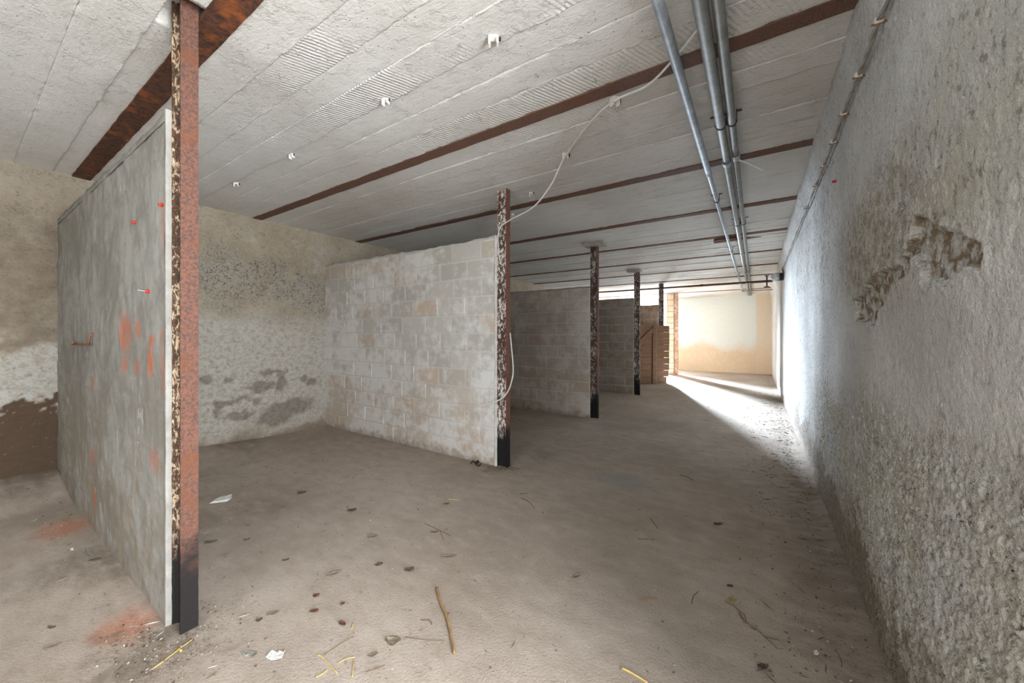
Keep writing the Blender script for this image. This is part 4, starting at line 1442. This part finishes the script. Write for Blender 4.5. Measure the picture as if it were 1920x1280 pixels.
leaf(738, 1202, 0.062, 0.046, 0.5, 0.010, M_LEAF_G, 'large grey dry leaf on the near floor', 3)
leaf(700, 1228, 0.034, 0.022, 0.9, 0.005, M_LEAF_G, 'pale grey leaf scrap just under the large leaf', 4)
leaf(660, 958, 0.062, 0.034, 0.6, 0.012, M_LEAF_B, 'reddish brown dry leaf alone on the middle floor', 5)
leaf(178, 1050, 0.05, 0.022, 1.0, 0.006, M_LEAF_D, 'black leaf on the floor by the first partition', 6)
leaf(567, 925, 0.06, 0.03, 1.2, 0.012, M_LEAF_D, 'dark crumpled leaf on the floor inside the second bay', 7)
leaf(397, 1017, 0.06, 0.02, 1.2, 0.010, M_LEAF_D, 'dark narrow leaf just past the nearest red post', 8)
leaf(463, 1012, 0.03, 0.016, 1.4, 0.008, M_LEAF_D, 'small dark leaf curl on the bay floor, two steps past the red post', 9)
leaf(536, 1050, 0.035, 0.014, 0.9, 0.006, M_LEAF_B, 'small reddish leaf sliver on the bay floor', 10)
leaf(593, 1118, 0.03, 0.026, 0.4, 0.009, M_LEAF_B, 'curled brown leaf, farthest of the cluster before the large leaf', 11)
leaf(589, 1148, 0.038, 0.018, 0.6, 0.010, M_LEAF_B, 'dark brown pointed leaf, middle of the cluster before the large leaf', 12)
leaf(642, 1172, 0.034, 0.020, 0.2, 0.010, M_LEAF_B, 'dark brown leaf, closest of the cluster to the large leaf', 13)
leaf(643, 1133, 0.022, 0.016, 1.7, 0.008, M_LEAF_B, 'tiny brown leaf curl, upper end of the cluster before the large leaf', 14)
leaf(513, 1150, 0.045, 0.022, 1.1, 0.006, M_LEAF_G, 'grey brown leaf fragment on the pale streak of floor', 15)
leaf(486, 1163, 0.026, 0.022, 0.9, 0.007, M_LEAF_D, 'dark leaf fragment at the near end of the pale streak', 16)
leaf(710, 1058, 0.045, 0.030, 0.8, 0.004, M_LEAF_D, 'flat dark grey leaf in the middle of the floor', 17)
leaf(768, 1071, 0.05, 0.03, 0.5, 0.014, M_LEAF_D, 'shaggy dark leaf clump in the middle of the floor', 18)
leaf(626, 1076, 0.075, 0.03, 1.1, 0.006, M_LEAF_G, 'long grey leaf near the pale streak of floor', 19)
leaf(700, 1006, 0.06, 0.032, 0.9, 0.006, M_LEAF_G, 'grey leaf on the middle floor behind the flat dark one', 20)
leaf(843, 1043, 0.085, 0.03, 0.8, 0.006, M_LEAF_G, 'greenish grey long leaf in front of the second post', 21)
leaf(815, 998, 0.045, 0.016, 0.7, 0.008, M_LEAF_D, 'small dark leaf next to a thin brown twig', 22)
leaf(837, 945, 0.04, 0.018, 0.5, 0.008, M_LEAF_B, 'small brown leaf not far before the second post', 23)
leaf(1081, 1081, 0.05, 0.026, 1.0, 0.008, M_LEAF_G, 'pale curled leaf husk on the open passage floor', 24)
leaf(1369, 1100, 0.028, 0.014, 0.3, 0.007, M_LEAF_D, 'dark seed-like leaf curl just beyond the moss tuft', 25)
leaf(1431, 1255, 0.05, 0.02, 0.8, 0.014, M_LEAF_D, 'shaggy dark leaf at the bottom of the passage floor', 26)
leaf(1347, 983, 0.07, 0.026, 0.8, 0.010, M_LEAF_D, 'dark tattered leaf on the passage floor near the plaster wall', 27)
leaf(97, 1177, 0.03, 0.014, 0.7, 0.008, M_LEAF_D, 'small dark leaf on the floor before the first partition', 28)
leaf(100, 1212, 0.05, 0.014, 1.0, 0.006, M_LEAF_G, 'narrow leaf nearest the corner of the floor before first partition', 29)
leaf(222, 1191, 0.04, 0.018, 1.0, 0.008, M_LEAF_G, 'crumpled leaf beside the orange paint near the red post', 30)

# black rubber loop of wire at the foot of the second partition
o = fp(892, 869)
P = [fp(u, v) for u, v in [(883, 870), (886, 867), (890, 867), (893, 871), (897, 868), (896, 866), (892, 869), (893, 873), (898, 874), (902, 871)]]
thing_mesh('wire_scrap', MB().tube(smooth_path([(q.x - o.x, q.y - o.y, 0.007 + 0.006 * (i % 2)) for i, q in enumerate(P)], 5), 0.0055, 6), M_BLACK,
           'curled black wire scrap by the foot of the second partition', 'wire', o, None, True)


# uncountable crumbs, chaff and grit
def crumbs(name, label, n, where, size, seed, chaff=0.0):
    rr = np.random.RandomState(seed)
    V, F, T = [], [], []
    for i in range(n):
        x, y = where(rr)
        if not (XL + 0.03 < x < XR - 0.012 and 0.25 < y < Y1 - 0.1):
            continue
        bad = False
        for a_, b_ in zip(PX, PY):
            if abs(y - b_) < 0.07 and x < a_ + 0.01 and y < 11:
                bad = True
        if bad:
            continue
        s = size * (0.4 + rr.rand() ** 3 * 1.6)
        z = float(fz(x, y))
        t = rr.rand() * math.pi
        if rr.rand() < chaff:
            L, Wd, Hh = s * 5, s * 0.35, s * 0.35
        else:
            L, Wd, Hh = s * rr.uniform(0.8, 1.6), s * rr.uniform(0.5, 1.0), s * rr.uniform(0.3, 0.7)
        ca, sa = math.cos(t), math.sin(t)
        o_ = len(V)
        for (qx, qy, qz) in [(1, 0, .4), (0, 1, .5), (-1, 0.1, .4), (0, -1, .5), (0.1, 0, 1.0), (0, 0, -0.2)]:
            px_, py_ = qx * L * 0.5, qy * Wd * 0.5
            V.append((x + px_ * ca - py_ * sa, y + px_ * sa + py_ * ca, z + qz * Hh))
        F += [(o_ + a_, o_ + b_, o_ + c__) for a_, b_, c__ in [(0, 1, 4), (1, 2, 4), (2, 3, 4), (3, 0, 4), (1, 0, 5), (2, 1, 5), (3, 2, 5), (0, 3, 5)]]
        T += [min(1.0, max(0.0, rr.beta(1.2, 1.8)))] * 6
    me = bpy.data.meshes.new(name)
    me.from_pydata(V, [], F)
    me.materials.append(M_CRUMB)
    A = np.ones((len(V), 4), np.float32)
    A[:, 0] = T
    at = me.attributes.new('mask', 'FLOAT_COLOR', 'POINT')
    at.data.foreach_set('color', A.ravel())
    o = link(name, me)
    tag(o, label, 'debris', None, 'stuff')


crumbs('floor_crumbs', 'fine grit and chaff scattered over the dusty floor', 5200, lambda r: (r.uniform(-4.4, 0.35), 0.3 + 7.5 * r.rand() ** 1.5), 0.0052, 1, 0.25)
crumbs('plaster_crumbs', 'plaster crumbs and dirt along the foot of the rough wall', 3000, lambda r: (XR - 0.015 - abs(r.normal(0, 0.22)), 0.9 + 8 * r.rand() ** 1.4), 0.007, 2, 0.3)
crumbs('earth_crumbs', 'dark earth crumbs heaped around the foot of the nearest red post', 1100, lambda r: (-1.83 + r.normal(0, 0.14), 0.47 + r.normal(0, 0.10)), 0.006, 3, 0.05)
crumbs('earth_crumbs', 'dark earth crumbs around the foot of the second post', 350, lambda r: (-1.80 + r.normal(0, 0.08), 2.62 + r.normal(0, 0.06)), 0.006, 4, 0.05)
